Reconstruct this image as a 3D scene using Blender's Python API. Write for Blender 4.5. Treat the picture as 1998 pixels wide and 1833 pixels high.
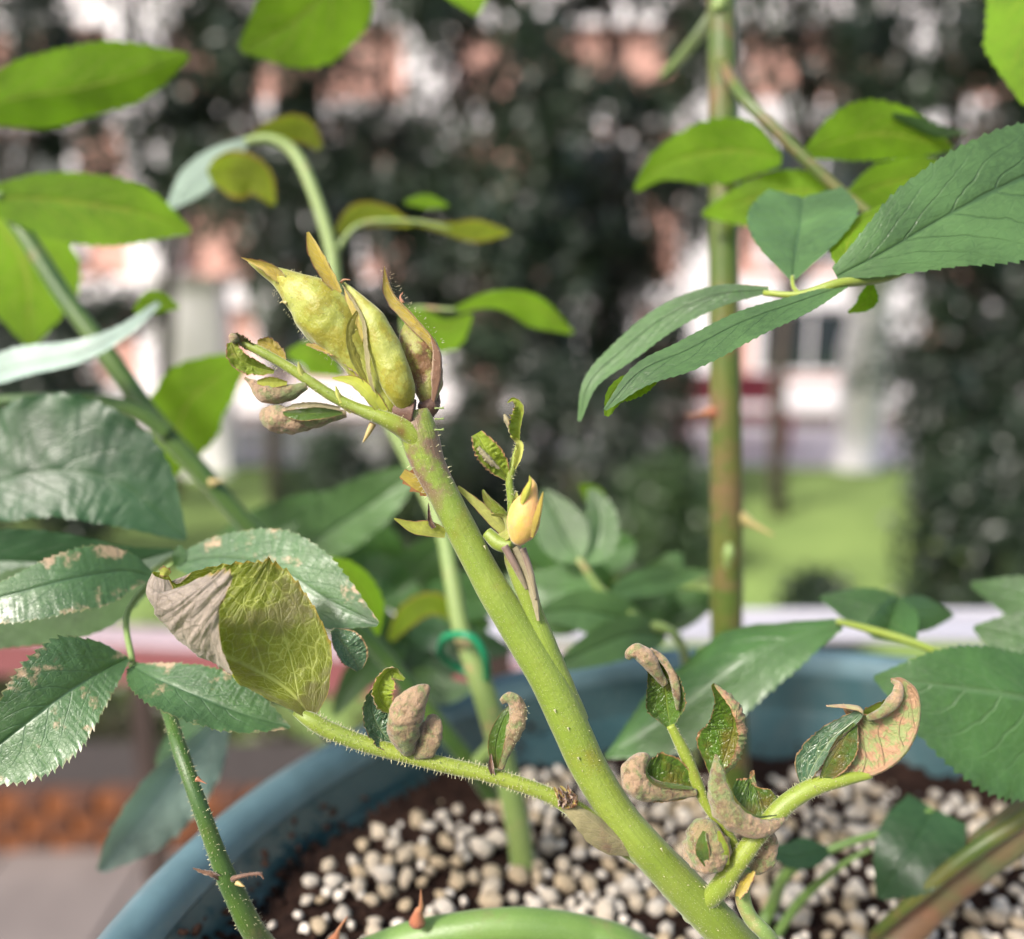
import bpy, math, random
import numpy as np
from mathutils import Vector, Matrix, noise
random.seed(7); rng = np.random.default_rng(7)
for o in list(bpy.data.objects): bpy.data.objects.remove(o)
S = bpy.context.scene
COL = S.collection
R = math.radians

# ------------------------------------------------------------------ camera, sky, sun, exposure
HC, PITCH, F = 1.90, R(12.0), 1730.0
cam_d = bpy.data.cameras.new('camera'); cam = bpy.data.objects.new('camera', cam_d); COL.objects.link(cam)
cam.location = (0, 0, HC); cam.rotation_euler = (R(90) - PITCH, 0, 0)
cam_d.sensor_fit = 'HORIZONTAL'; cam_d.sensor_width = 36.0; cam_d.lens = 36.0 * F / 1998.0
cam_d.clip_start = 0.005; cam_d.clip_end = 600
cam_d.dof.use_dof = True; cam_d.dof.focus_distance = 0.151
cam_d.dof.aperture_fstop = cam_d.lens / 4.3; cam_d.dof.aperture_blades = 0
S.camera = cam
SUN_EL, SUN_AZ = R(42), R(-135)      # azimuth clockwise from +Y: behind the camera, to the left
W = bpy.data.worlds.new('World'); S.world = W; W.use_nodes = True
wn = W.node_tree.nodes; wl = W.node_tree.links
sky = wn.new('ShaderNodeTexSky'); sky.sky_type = 'NISHITA'; sky.sun_disc = False
sky.sun_elevation = SUN_EL; sky.sun_rotation = SUN_AZ; sky.air_density = 1.0; sky.dust_density = 4.0; sky.ozone_density = 1.0
wl.new(sky.outputs[0], wn['Background'].inputs[0]); wn['Background'].inputs[1].default_value = 0.15
sun_d = bpy.data.lights.new('sun', 'SUN'); sun = bpy.data.objects.new('sun', sun_d); COL.objects.link(sun)
sun_d.energy = 3.0; sun_d.angle = R(12); sun_d.color = (1.0, 0.94, 0.88)
sd = Vector((math.sin(SUN_AZ) * math.cos(SUN_EL), math.cos(SUN_AZ) * math.cos(SUN_EL), math.sin(SUN_EL)))
sun.rotation_euler = sd.to_track_quat('Z', 'Y').to_euler()
sun.location = (-4, 6, 12)
S.view_settings.view_transform = 'Standard'; S.view_settings.look = 'None'
S.view_settings.gamma = 1.0; S.view_settings.use_curve_mapping = False
S.view_settings.exposure = 0.82
S.cycles.use_denoising = True
S.cycles.max_bounces = 7; S.cycles.transmission_bounces = 5; S.cycles.transparent_max_bounces = 6
S.cycles.sample_clamp_indirect = 6

FW = Vector((0, math.cos(PITCH), -math.sin(PITCH))); UP = Vector((0, math.sin(PITCH), math.cos(PITCH))); RT = Vector((1, 0, 0))
C0 = Vector((0, 0, HC))
def P(px, py, d): return C0 + d * (FW + RT * ((px - 999) / F) + UP * ((916.5 - py) / F))
def G(px, py, z=0.0):
    r = FW + RT * ((px - 999) / F) + UP * ((916.5 - py) / F)
    return C0 + r * ((z - HC) / r.z)

# ------------------------------------------------------------------ material helpers
class NT:
    def __init__(s, name):
        s.m = bpy.data.materials.new(name); s.m.use_nodes = True
        s.t = s.m.node_tree; s.n = s.t.nodes; s.l = s.t.links
        s.b = s.n['Principled BSDF']; s.out = s.n['Material Output']
    def put(s, sock, v):
        if isinstance(v, bpy.types.NodeSocket): s.l.new(v, sock)
        elif v is not None:
            if sock.type == 'RGBA' and not hasattr(v, '__len__'): v = (v, v, v, 1)
            elif sock.type == 'RGBA' and len(v) == 3: v = (*v, 1)
            sock.default_value = v
    def math(s, op, a, b=0.0, c=0.0, clamp=False):
        n = s.n.new('ShaderNodeMath'); n.operation = op; n.use_clamp = clamp
        s.put(n.inputs[0], a); s.put(n.inputs[1], b); s.put(n.inputs[2], c); return n.outputs[0]
    def step(s, x, a, b, lo=0.0, hi=1.0):
        n = s.n.new('ShaderNodeMapRange'); n.interpolation_type = 'SMOOTHSTEP'
        s.put(n.inputs[0], x); s.put(n.inputs[1], a); s.put(n.inputs[2], b); s.put(n.inputs[3], lo); s.put(n.inputs[4], hi); return n.outputs[0]
    def mix(s, f, a, b, mode='MIX'):
        n = s.n.new('ShaderNodeMix'); n.data_type = 'RGBA'; n.blend_type = mode
        s.put(n.inputs[0], f); s.put(n.inputs[6], a); s.put(n.inputs[7], b); return n.outputs[2]
    def coord(s, kind='Object', scale=None):
        n = s.n.new('ShaderNodeTexCoord'); o = n.outputs[kind]
        if scale is not None:
            m = s.n.new('ShaderNodeVectorMath'); m.operation = 'MULTIPLY'; s.l.new(o, m.inputs[0])
            m.inputs[1].default_value = scale if hasattr(scale, '__len__') else (scale,) * 3; o = m.outputs[0]
        return o
    def noise(s, vec, scale, detail=3, rough=0.55, col=False):
        n = s.n.new('ShaderNodeTexNoise'); s.put(n.inputs['Vector'], vec); n.inputs['Scale'].default_value = scale
        n.inputs['Detail'].default_value = detail; n.inputs['Roughness'].default_value = rough
        return n.outputs['Color' if col else 'Fac']
    def voro(s, vec, scale, feature='F1'):
        n = s.n.new('ShaderNodeTexVoronoi'); n.feature = feature; s.put(n.inputs['Vector'], vec); n.inputs['Scale'].default_value = scale
        return n.outputs['Distance']
    def bump(s, h, strength=0.5, dist=0.001, prev=None):
        n = s.n.new('ShaderNodeBump'); s.put(n.inputs['Height'], h); n.inputs['Strength'].default_value = strength
        n.inputs['Distance'].default_value = dist
        if prev is not None: s.l.new(prev, n.inputs['Normal'])
        return n.outputs[0]
    def attr(s, name):
        n = s.n.new('ShaderNodeAttribute'); n.attribute_name = name; return n
    def set(s, **k):
        for a, v in k.items(): s.put(s.b.inputs[a.replace('_', ' ')], v)
        return s

def plain(name, col, rough=0.7, nscale=20.0, var=0.25, bump=0.3, bdist=0.01, spec=0.5, col2=None, metal=0.0):
    t = NT(name); v = t.coord()
    f = t.noise(v, nscale, 4); f2 = t.noise(v, nscale * 6.3, 2)
    c2 = col2 or tuple(c * (1 - var) for c in col)
    c = t.mix(t.step(f, .3, .7), col, c2)
    t.set(Base_Color=c, Roughness=rough, Specular_IOR_Level=spec, Metallic=metal)
    t.l.new(t.bump(t.math('ADD', f, f2), bump, bdist), t.b.inputs['Normal']); return t.m

def leafmat(name, top, bot, vein, trans, tf=0.35, rough=0.38, spec=0.5, veinamt=0.5, nlat=8.0, ret=14.0, retamt=0.3,
            margin=None, marw=0.93, blotch=None, blo=(0.62, 0.72), brough=0.7, purple=None, bumps=0.5, coat=0.0, fuzz=0.0, botvein=None, dist=0.0004, bot2=None, plo=(.50, .66), pscale=150):
    t = NT(name)
    uv = t.n.new('ShaderNodeUVMap'); sp = t.n.new('ShaderNodeSeparateXYZ'); t.l.new(uv.outputs[0], sp.inputs[0])
    u, v = sp.outputs[0], sp.outputs[1]
    av = t.math('ABSOLUTE', t.math('MULTIPLY', t.math('SUBTRACT', v, 0.5), 2.0))
    oc = t.coord()
    nz = t.noise(oc, 110, 4)
    wob = t.math('MULTIPLY', t.math('SUBTRACT', nz, 0.5), 0.10)
    mid = t.step(t.math('ADD', av, wob), 0.012, 0.06, 1.0, 0.0)
    q = t.math('SUBTRACT', t.math('MULTIPLY', t.math('ADD', u, wob), nlat), t.math('MULTIPLY', t.math('POWER', av, 1.25), 2.6))
    fr = t.math('ABSOLUTE', t.math('SUBTRACT', t.math('FRACT', q), 0.5))
    lat = t.math('MULTIPLY', t.step(fr, 0.0, 0.07, 1.0, 0.0), t.step(av, 0.98, 0.3, 0.15, 1.0))
    vv = t.n.new('ShaderNodeCombineXYZ'); t.l.new(u, vv.inputs[0]); t.l.new(t.math('MULTIPLY', v, 0.7), vv.inputs[1]); t.l.new(t.math('MULTIPLY', nz, 0.08), vv.inputs[2])
    rt = t.step(t.voro(vv.outputs[0], ret, 'DISTANCE_TO_EDGE'), 0.0, 0.09, 1.0, 0.0)
    rt2 = t.step(t.voro(vv.outputs[0], ret * 2.6, 'DISTANCE_TO_EDGE'), 0.0, 0.12, 1.0, 0.0)
    net = t.math('MULTIPLY', t.math('ADD', rt, t.math('MULTIPLY', rt2, 0.5)), retamt)
    vm = t.math('MAXIMUM', t.math('MAXIMUM', mid, lat), net, clamp=True)
    n2 = t.noise(oc, 45, 5); n3 = t.noise(oc, 900, 3)
    def shade(col, k=0.35):
        c = t.mix(t.step(n2, .3, .72), tuple(x * (1 - k) for x in col), tuple(min(1, x * (1 + k)) for x in col))
        return t.mix(t.math('MULTIPLY', t.step(n3, .4, .7), .25), c, tuple(min(1, x * 1.5) for x in col))
    ct = t.mix(t.math('MULTIPLY', vm, veinamt), shade(top), vein)
    cb = shade(bot)
    if bot2: cb = t.mix(t.step(t.noise(oc, 480, 6, .65), .44, .56), cb, bot2)
    cb = t.mix(t.math('MULTIPLY', vm, veinamt), cb, botvein or vein)
    extra = None
    if purple:
        pm = t.math('MULTIPLY', t.step(t.noise(oc, pscale, 5, .65), plo[0], plo[1]), .75)
        ct = t.mix(pm, ct, purple)
    if blotch:
        bm = t.step(t.math('ADD', t.noise(oc, 170, 6, .62), t.math('MULTIPLY', av, 0.12)), blo[0], blo[1])
        ct = t.mix(bm, ct, t.mix(t.noise(oc, 800, 2), blotch, tuple(x * .75 for x in blotch))); extra = bm
    if margin:
        mm = t.step(t.math('ADD', av, t.math('MULTIPLY', t.math('SUBTRACT', t.noise(oc, 350, 3), .5), .14)), marw, min(marw + .06, 1.02))
        ct = t.mix(mm, ct, margin); cb = t.mix(mm, cb, margin)
    geo = t.n.new('ShaderNodeNewGeometry'); back = geo.outputs['Backfacing']
    c = t.mix(back, ct, cb)
    ro = t.math('ADD', t.math('MULTIPLY', back, brough - rough), t.math('ADD', rough, t.math('MULTIPLY', t.math('SUBTRACT', n2, .5), .25)))
    t.set(Base_Color=c, Roughness=ro, Specular_IOR_Level=spec, Coat_Weight=coat, Coat_Roughness=0.25, Sheen_Weight=fuzz, Sheen_Roughness=0.4)
    hgt = t.math('SUBTRACT', t.math('MULTIPLY', t.noise(oc, 1500, 2), 0.15), vm)
    hgt = t.math('ADD', hgt, t.math('MULTIPLY', n3, 0.5))
    t.l.new(t.bump(hgt, bumps, dist), t.b.inputs['Normal'])
    tr = t.n.new('ShaderNodeBsdfTranslucent')
    tc = t.mix(t.math('MULTIPLY', vm, veinamt * .7), shade(trans), tuple(x * .8 + .1 for x in vein))
    if margin: tc = t.mix(mm, tc, margin)
    t.l.new(tc, tr.inputs[0])
    mx = t.n.new('ShaderNodeMixShader'); mx.inputs[0].default_value = tf
    t.l.new(t.b.outputs[0], mx.inputs[1]); t.l.new(tr.outputs[0], mx.inputs[2]); t.l.new(mx.outputs[0], t.out.inputs[0])
    return t.m

def stemmat(name, base, alt, tint=None, tlo=.55, thi=.7, rough=0.45, sss=0.12, speck=(.75, .8, .5), fuzz=.25, streak=0.5, top_tint=None, fq=1.0, bs=.35):
    t = NT(name); oc = t.coord()
    uv = t.n.new('ShaderNodeUVMap'); mp = t.n.new('ShaderNodeMapping'); t.l.new(uv.outputs[0], mp.inputs[0]); mp.inputs['Scale'].default_value = (3, 26, 1)
    st = t.noise(mp.outputs[0], 2.2, 4)
    n2 = t.noise(oc, 60 * fq, 3)
    c = t.mix(t.step(n2, .38, .62), base, alt)
    c = t.mix(t.math('MULTIPLY', t.step(st, .35, .75), streak), c, tuple(x * .62 for x in base))
    if tint: c = t.mix(t.math('MULTIPLY', t.step(t.noise(oc, 90 * fq, 5, .6), tlo, thi), .8), c, tint)
    if top_tint:   # (colour, u0, u1): a patch along the stem
        sp = t.n.new('ShaderNodeSeparateXYZ'); t.l.new(uv.outputs[0], sp.inputs[0])
        k = t.math('MULTIPLY', t.step(sp.outputs[0], top_tint[1], top_tint[2]), t.step(t.noise(oc, 160 if fq == 1 else 70 * fq, 5, .6), .40, .55))
        c = t.mix(t.math('MULTIPLY', k, .85), c, top_tint[0])
    sk = t.step(t.voro(oc, 2600), .10, .24, 1.0, 0.0)
    c = t.mix(t.math('MULTIPLY', sk, .28), c, speck)
    t.set(Base_Color=c, Roughness=rough, Sheen_Weight=fuzz, Sheen_Roughness=.35, Subsurface_Weight=sss, Subsurface_Scale=.0015)
    t.b.inputs['Subsurface Radius'].default_value = (1.0, 1.0, .3)
    h = t.math('ADD', t.math('MULTIPLY', st, .6), t.math('MULTIPLY', t.noise(oc, 1300, 3), .8))
    h = t.math('ADD', h, sk)
    if fq > 1: h = t.math('ADD', h, t.math('MULTIPLY', t.noise(oc, 120 * fq, 5, .7), 2.0))
    t.l.new(t.bump(h, bs, .0003), t.b.inputs['Normal']); return t.m

# ------------------------------------------------------------------ object helpers
def tag(o, label=None, cat=None, group=None, kind=None):
    if label: o['label'] = label
    if cat: o['category'] = cat
    if group: o['group'] = group
    if kind: o['kind'] = kind
    return o
ROOTLOC = {}
def thing(name, loc, label, cat, group=None):
    o = bpy.data.objects.new(name, None); o.empty_display_size = .02; COL.objects.link(o); o.location = loc
    ROOTLOC[o.name] = Vector(loc); return tag(o, label, cat, group)
def org(parent):
    p = parent
    while p is not None and p.parent is not None: p = p.parent
    return ROOTLOC.get(p.name, Vector((0, 0, 0))) if p else Vector((0, 0, 0))
def link(name, verts, faces, mat, parent=None, uvs=None, smooth=True, label=None, kind=None, mats=None, fm=None):
    me = bpy.data.meshes.new(name); o0 = org(parent)
    v = np.asarray(verts, dtype=float).reshape(-1, 3) - np.array(o0)
    me.from_pydata(v.tolist(), [], faces)
    if uvs is not None:
        ul = me.uv_layers.new(name='UVMap'); li = np.empty(len(me.loops), dtype=np.int32); me.loops.foreach_get('vertex_index', li)
        ul.data.foreach_set('uv', np.asarray(uvs, dtype=np.float32)[li].ravel())
    for m in (mats or [mat]): me.materials.append(m)
    if smooth: me.polygons.foreach_set('use_smooth', [True] * len(me.polygons))
    if fm is not None: me.polygons.foreach_set('material_index', fm)
    me.update()
    o = bpy.data.objects.new(name, me); COL.objects.link(o)
    if parent is not None: o.parent = parent
    if label: o['label'] = label
    if kind: o['kind'] = kind
    return o
def catmull(pts, n):
    pts = [np.array(p, dtype=float) for p in pts]
    if len(pts) == 2: return np.array([pts[0] + (pts[1] - pts[0]) * i / (n - 1) for i in range(n)])
    ch = [0.0]
    for a, b in zip(pts, pts[1:]): ch.append(ch[-1] + max(1e-9, np.linalg.norm((b - a)[:3])))
    e = [2 * pts[0] - pts[1]] + pts + [2 * pts[-1] - pts[-2]]
    out = []
    for i in range(n):
        s = ch[-1] * i / (n - 1); k = 0
        while k < len(ch) - 2 and ch[k + 1] < s: k += 1
        t = (s - ch[k]) / (ch[k + 1] - ch[k]); p0, p1, p2, p3 = e[k:k + 4]
        out.append(.5 * ((2 * p1) + (p2 - p0) * t + (2 * p0 - 5 * p1 + 4 * p2 - p3) * t * t + (3 * p1 - p0 - 3 * p2 + p3) * t ** 3))
    return np.array(out)
def nrm(a): return a / max(1e-12, np.linalg.norm(a))
def frames(M, s0):
    T = np.gradient(M, axis=0); T = T / np.maximum(1e-12, np.linalg.norm(T, axis=1))[:, None]
    Sx = [nrm(s0 - T[0] * np.dot(s0, T[0]))]
    for i in range(1, len(M)):
        s = Sx[-1] - T[i] * np.dot(Sx[-1], T[i]); Sx.append(nrm(s))
    Sx = np.array(Sx); return T, Sx, np.cross(Sx, T)
def W3(p): return np.array(P(p[0], p[1], p[2]))
def tube_np(M, rad, sides=14, flat=1.0, s0=None, rough=0.0, nf=300.0, cap=True):
    n = len(M); T0 = nrm(M[1] - M[0])
    if s0 is None:
        s0 = np.cross(T0, np.array(C0) - M[0]); 
        if np.linalg.norm(s0) < 1e-9: s0 = np.array([1., 0, 0])
    T, Sx, N = frames(M, nrm(s0)); V, U = [], []
    for i in range(n):
        for j in range(sides):
            a = 2 * math.pi * j / sides; r = rad[i]
            d = Sx[i] * math.cos(a) + N[i] * math.sin(a) * flat
            if rough:
                q_ = Vector(M[i] + d * rad[i]) * nf; r = r * (1 + rough * (noise.noise(q_) + .5 * noise.noise(q_ * 2.3 + Vector((7, 1, 3)))))
            V.append(M[i] + d * r); U.append((i / (n - 1), j / sides))
    Fc = [(i * sides + j, i * sides + (j + 1) % sides, (i + 1) * sides + (j + 1) % sides, (i + 1) * sides + j) for i in range(n - 1) for j in range(sides)]
    if cap:
        for i, rev in ((0, True), (n - 1, False)):
            c = len(V); V.append(M[i]); U.append((i / (n - 1), .5))
            for j in range(sides):
                a, b = i * sides + j, i * sides + (j + 1) % sides
                Fc.append((c, b, a) if rev else (c, a, b))
    return V, Fc, U
def tube(name, pts, mat, parent=None, sides=14, n=None, flat=1.0, rough=0.05, nf=250., label=None, kind=None):
    """pts: (px, py, depth, radius in px)"""
    n = n or max(10, 7 * len(pts)); A = catmull([(*W3(p), p[3] * p[2] / F) for p in pts], n)
    V, Fc, U = tube_np(A[:, :3], np.maximum(A[:, 3], 1e-5), sides, flat, rough=rough, nf=nf)
    return link(name, V, Fc, mat, parent, U, label=label, kind=kind)
def cloud(name, parts, mat, parent, kind='stuff', label=None):
    V, Fc, U = [], [], []
    for v, f, u in parts:
        k = len(V); V += list(v); U += list(u); Fc += [tuple(i + k for i in q) for q in f]
    return link(name, V, Fc, mat, parent, U, kind=kind, label=label)
def hairs(name, pts, mat, parent, n=200, ln=9, r=1.1, span=(0, 1), up=None):
    r *= .75
    """short glandular hairs along a tube given by pts"""
    A = catmull([(*W3(p), p[3] * p[2] / F) for p in pts], 80); M = A[:, :3]
    T, Sx, N = frames(M, nrm(np.cross(nrm(M[1] - M[0]), np.array(C0) - M[0]))); out = []
    px = pts[0][2] / F
    for _ in range(n):
        i = int(79 * random.uniform(*span)); a = random.uniform(0, 2 * math.pi)
        d = Sx[i] * math.cos(a) + N[i] * math.sin(a)
        b = M[i] + d * A[i, 3] * .97; t = b + (d + T[i] * random.uniform(-.3, .3) + rng.normal(0, .15, 3)) * px * ln * random.uniform(.5, 1.1)
        rr = [r * px, r * px * .55, r * px * .9 if random.random() < .4 else r * px * .3]
        out.append(tube_np(np.array([b, (b + t) / 2, t]), rr, 4, s0=T[i]))
    return cloud(name, out, mat, parent)
def prof(w, n):
    """half width along the leaf: number (px) = ovate leaflet; list = px values at equal steps"""
    u = np.linspace(0, 1, n)
    if hasattr(w, '__len__'):
        a = catmull([(x, y, 0) for x, y in zip(np.linspace(0, 1, len(w)), w)], n)
        return np.maximum(np.interp(u, a[:, 0], a[:, 1]), 0.0)
    s = np.sin(np.pi * u ** .82); s = np.maximum(s, 0) ** .72 * (1 - .22 * u)
    return w * s / s.max()
def leaf(name, pts, w, mat, parent=None, phi=(0, 0), curl=(0, 0), flip=False, nt=16, saw=.07, quilt=.03, wavy=.0, twist=0., cols=7,
         crinkle=0.0, side=None, label=None, thick=0.0, curlu=None, rows=None, s0=None, cpow=1.0):
    """pts: midrib (px, py, depth); w, phi, curl = (left, right) seen along base->tip; angles in degrees, + toward the camera"""
    if mat.name in ('curled_young_leaf', 'blue_green_curled_leaf', 'bright_sprout_leaf'): saw = min(saw, .03)
    n = rows or nt * 4 + 1
    M = catmull([W3(p) for p in pts], n); dm = pts[len(pts) // 2][2]; k = dm / F
    if s0 is None: s0 = np.cross(nrm(M[2] - M[0]), np.array(C0) - M[0])
    T, Sx, N = frames(M, nrm(s0))
    if not isinstance(w, tuple): w = (w, w)
    wp = [prof(w[0], n) * k, prof(w[1], n) * k]
    half = np.array([0, .06, .2, .4, .6, .8, .92, 1.0]) if cols == 7 else np.linspace(0, 1, cols + 1) ** .9
    seed = random.uniform(0, 90); nc = len(half); V, U = [], []
    for i in range(n):
        u = i / (n - 1); tw = R(twist) * u
        s_, n_ = Sx[i] * math.cos(tw) + N[i] * math.sin(tw), -Sx[i] * math.sin(tw) + N[i] * math.cos(tw)
        row = {}
        for sd_ in (-1, 1):
            j0 = 0 if sd_ < 0 else 1; wd = wp[j0][i]
            cu = curl[j0] * (1 if curlu is None else np.interp(u, np.linspace(0, 1, len(curlu)), curlu)); ph = phi[j0] if not hasattr(phi[j0], '__len__') else np.interp(u, np.linspace(0, 1, len(phi[j0])), phi[j0])
            pos = np.zeros(3); prev = 0.0
            for c in range(1, nc):
                q = half[c]; qm = (q + prev) / 2; a = R(ph + cu * (qm if sd_ > 0 else qm ** cpow))
                step = (q - prev) * wd; prev = q
                pos = pos + (s_ * sd_ * math.cos(a) + n_ * math.sin(a)) * step
                nn = (-s_ * sd_ * math.sin(a) + n_ * math.cos(a))
                off = np.zeros(3)
                if saw and c == nc - 1 and 0 < i < n - 1:
                    f = (u * nt * 1.0 + seed) % 1.0
                    off = (s_ * sd_ * math.cos(a) + n_ * math.sin(a)) * (f ** 1.4) * saw * (wd + 12 * k) * random.uniform(.7, 1.25) + T[i] * saw * f * wd * .5
                lt = u * 8 - 2.6 * q ** 1.25
                z = quilt * wd * (math.cos(2 * math.pi * lt) * -.5) * min(1, q * 3) * (1 - q * .5) if quilt else 0
                if wavy: z += wavy * wd * math.sin(2 * math.pi * (u * 2.2 + seed + (0 if sd_ > 0 else .37))) * q * q
                if crinkle: z += crinkle * wd * (noise.noise(Vector(M[i] + pos) * (7 / max(wd, 1e-5) * .35) + Vector((seed, 0, 0))) + .5 * noise.noise(Vector(M[i] + pos) * (20 / max(wd, 1e-5) * .35) + Vector((seed, 3, 0)))) * min(1, q * 2.5)
                row[sd_ * c] = M[i] + pos + off + nn * z
        row[0] = M[i] - n_ * (k * 2.0 if quilt else 0)
        for c in range(-nc + 1, nc):
            V.append(row[c]); U.append((u, .5 + .5 * math.copysign(half[abs(c)], c)))
    m = 2 * nc - 1
    Fc = [(i * m + j, i * m + j + 1, (i + 1) * m + j + 1, (i + 1) * m + j) for i in range(n - 1) for j in range(m - 1)]
    if flip: Fc = [f[::-1] for f in Fc]
    o = link(name, V, Fc, mat, parent, U, label=label)
    return o
def blob(name, pts, mat, parent=None, sides=20, n=28, flat=1.0, rough=.06, nf=160., label=None, lobes=0, lamp=0.):
    A = catmull([(*W3(p), p[3] * p[2] / F) for p in pts], n); A[:, 3] = np.maximum(A[:, 3], 2e-5)
    V, Fc, U = tube_np(A[:, :3], A[:, 3], sides, flat, rough=rough, nf=nf)
    if lobes:
        V = np.array(V)
        for i in range(n):
            for j in range(sides): 
                a = 2 * math.pi * j / sides; V[i * sides + j] = A[i, :3] + (V[i * sides + j] - A[i, :3]) * (1 + lamp * math.cos(lobes * a))
    return link(name, V, Fc, mat, parent, U, label=label)
def thorn(name, b, tip, r, mat, parent, bend=0., label=None):
    mid = ((b[0] + tip[0]) / 2 + bend, (b[1] + tip[1]) / 2 + abs(bend) * .5, (b[2] + tip[2]) / 2)
    return tube(name, [(b[0], b[1], b[2], r), (*[a_ * .65 + b_ * .35 for a_, b_ in zip(b, tip)], r * .45), (*mid, r * .3), (*tip, r * .05)], mat, parent, sides=10, n=12, rough=0.03, label=label)
def box(name, lo, hi, mat, parent=None, rot=0.0, c=None, bev=0.0, label=None):
    lo, hi = Vector(lo), Vector(hi); V = [(x, y, z) for x in (lo.x, hi.x) for y in (lo.y, hi.y) for z in (lo.z, hi.z)]
    if rot:
        cc = Vector(c) if c else (lo + hi) / 2; m = Matrix.Rotation(rot, 3, 'Z'); V = [tuple(m @ (Vector(v) - cc) + cc) for v in V]
    Fc = [(0, 1, 3, 2), (4, 6, 7, 5), (0, 4, 5, 1), (2, 3, 7, 6), (0, 2, 6, 4), (1, 5, 7, 3)]
    o = link(name, V, Fc, mat, parent, smooth=False, label=label)
    if bev: b = o.modifiers.new('edge', 'BEVEL'); b.width = bev; b.segments = 2
    return o

# ------------------------------------------------------------------ materials
M_lawn = plain('lawn', (.21, .30, .085), .95, 1.4, .3, .5, .03, .2, (.15, .225, .065))
M_earth = plain('earth', (.10, .075, .055), .95, 3, .4, .6, .03, .2)
M_pave = plain('paving', (.19, .16, .145), .85, 4, .2, .3, .004)
M_pink = plain('salmon_wall', (.56, .32, .26), .85, 1.2, .1, .2, .01)
M_white = plain('white_paint', (.84, .81, .82), .6, 2, .05, .1, .003)
M_conc = plain('pale_concrete', (.55, .53, .52), .85, 3, .15, .3, .01)
M_glass = NT('window_glass').set(Base_Color=(.02, .03, .035), Roughness=.08, Specular_IOR_Level=.8).m
M_brick = plain('orange_brick', (.26, .085, .022), .85, 7, .45, .5, .004, .3, (.07, .035, .025))
M_maroon = plain('maroon_paint', (.21, .065, .065), .45, 8, .2, .15, .002)
M_railtop = plain('worn_pale_paint', (.40, .31, .33), .4, 8, .12, .15, .002)
M_brown = plain('dark_brown_metal', (.05, .03, .022), .55, 12, .3, .15, .002)
M_bark = plain('bark', (.09, .07, .055), .9, 14, .5, .8, .02)
M_roof = plain('roof_tile', (.25, .12, .08), .85, 6, .3, .4, .02)
def treeleaf(name, a, b, tr):
    t = NT(name); n = t.noise(t.coord(), 1.6, 4)
    t.set(Base_Color=t.mix(t.step(n, .35, .65), a, b), Roughness=.38, Specular_IOR_Level=.6)
    d = t.n.new('ShaderNodeBsdfTranslucent'); d.inputs[0].default_value = (*tr, 1); x = t.n.new('ShaderNodeMixShader'); x.inputs[0].default_value = .15
    t.l.new(t.b.outputs[0], x.inputs[1]); t.l.new(d.outputs[0], x.inputs[2]); t.l.new(x.outputs[0], t.out.inputs[0]); return t.m
M_tl = [treeleaf('dark_evergreen_leaf', (.022, .040, .020), (.009, .018, .011), (.035, .06, .02)),
        treeleaf('grey_green_leaf', (.036, .060, .032), (.016, .030, .018), (.05, .09, .03)),
        treeleaf('mid_green_leaf', (.055, .095, .035), (.03, .06, .025), (.07, .13, .03))]

# ------------------------------------------------------------------ setting: ground, lawn, path, facade
def sheet(name, x0, x1, y0, y1, z, mat, nx=2, ny=2, amp=0, label=None, cat=None):
    V = [(x0 + (x1 - x0) * i / (nx - 1), y0 + (y1 - y0) * j / (ny - 1), z + (amp * noise.noise(Vector((i * .37, j * .41, 2))) if amp else 0)) for j in range(ny) for i in range(nx)]
    Fc = [(j * nx + i, j * nx + i + 1, (j + 1) * nx + i + 1, (j + 1) * nx + i) for j in range(ny - 1) for i in range(nx - 1)]
    return tag(link(name, V, Fc, mat, smooth=bool(amp)), label, cat, kind='structure')
sheet('ground', -150, 150, -150, 150, -.02, M_earth, label='bare brown earth under the whole garden', cat='ground')
sheet('lawn', -14, 14, 3.15, 9.0, .03, M_lawn, 60, 30, .05, 'bright green mown lawn below and behind the plant pot', 'lawn')
sheet('path', -16, 16, 9.0, 11.6, .012, plain('pale_path', (.55, .5, .52), .8, 3, .15, .2, .01), label='pale lilac garden path along the far edge of the lawn', cat='path')
sheet('patio', -6, 2.2, 1.6, 3.15, -.008, plain('mortar', (.13, .12, .12), .95, 10, .2, .3, .01), label='grey joint bed of the paved strip below the railing', cat='patio')
patio = bpy.data.objects['patio']
# paving slabs, each one a piece of the patio
for i in range(9):
    for j in range(4):
        x = -4.2 + i * .5; y = 1.25 + j * .5 - .05
        if y + .5 > 2.95: continue
        box('slab', (x, y, -.03), (x + .485, y + .485, .012 + random.uniform(0, .006)), M_pave, patio, bev=.006)

# ------------------------------------------------------------------ far building
fac = thing('building', (0, 13.4, 0), 'salmon pink building with white pilasters and floor bands behind the trees', 'building')
YF = 13.2
def X_at(px, y=YF): return (px - 999) / F * (y * math.cos(PITCH) * 1.0)
wallV = box('wall', (-16, YF, -.1), (16, YF + 5, 5.6), M_pink, fac)
box('wall', (-15.6, YF + .6, 5.6), (15.6, YF + 4.6, 6.4), M_white, fac, label='white parapet wall on the roof')
for z0, z1, pr in ((1.52, 1.95, .14), (4.0, 4.35, .14), (5.3, 5.6, .2), (-.1, .42, .12)):
    box('floor_band', (-16.1, YF - pr, z0), (16.1, YF - .003, z1), M_white, fac)
pil = [-13.2, -9.3, -5.1, -1.15, 2.75, 5.6, 8.0, 12.6]
for x in pil: box('pilaster', (x - .34, YF - .22, -.1), (x + .34, YF - .004, 5.29), M_white, fac)
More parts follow.
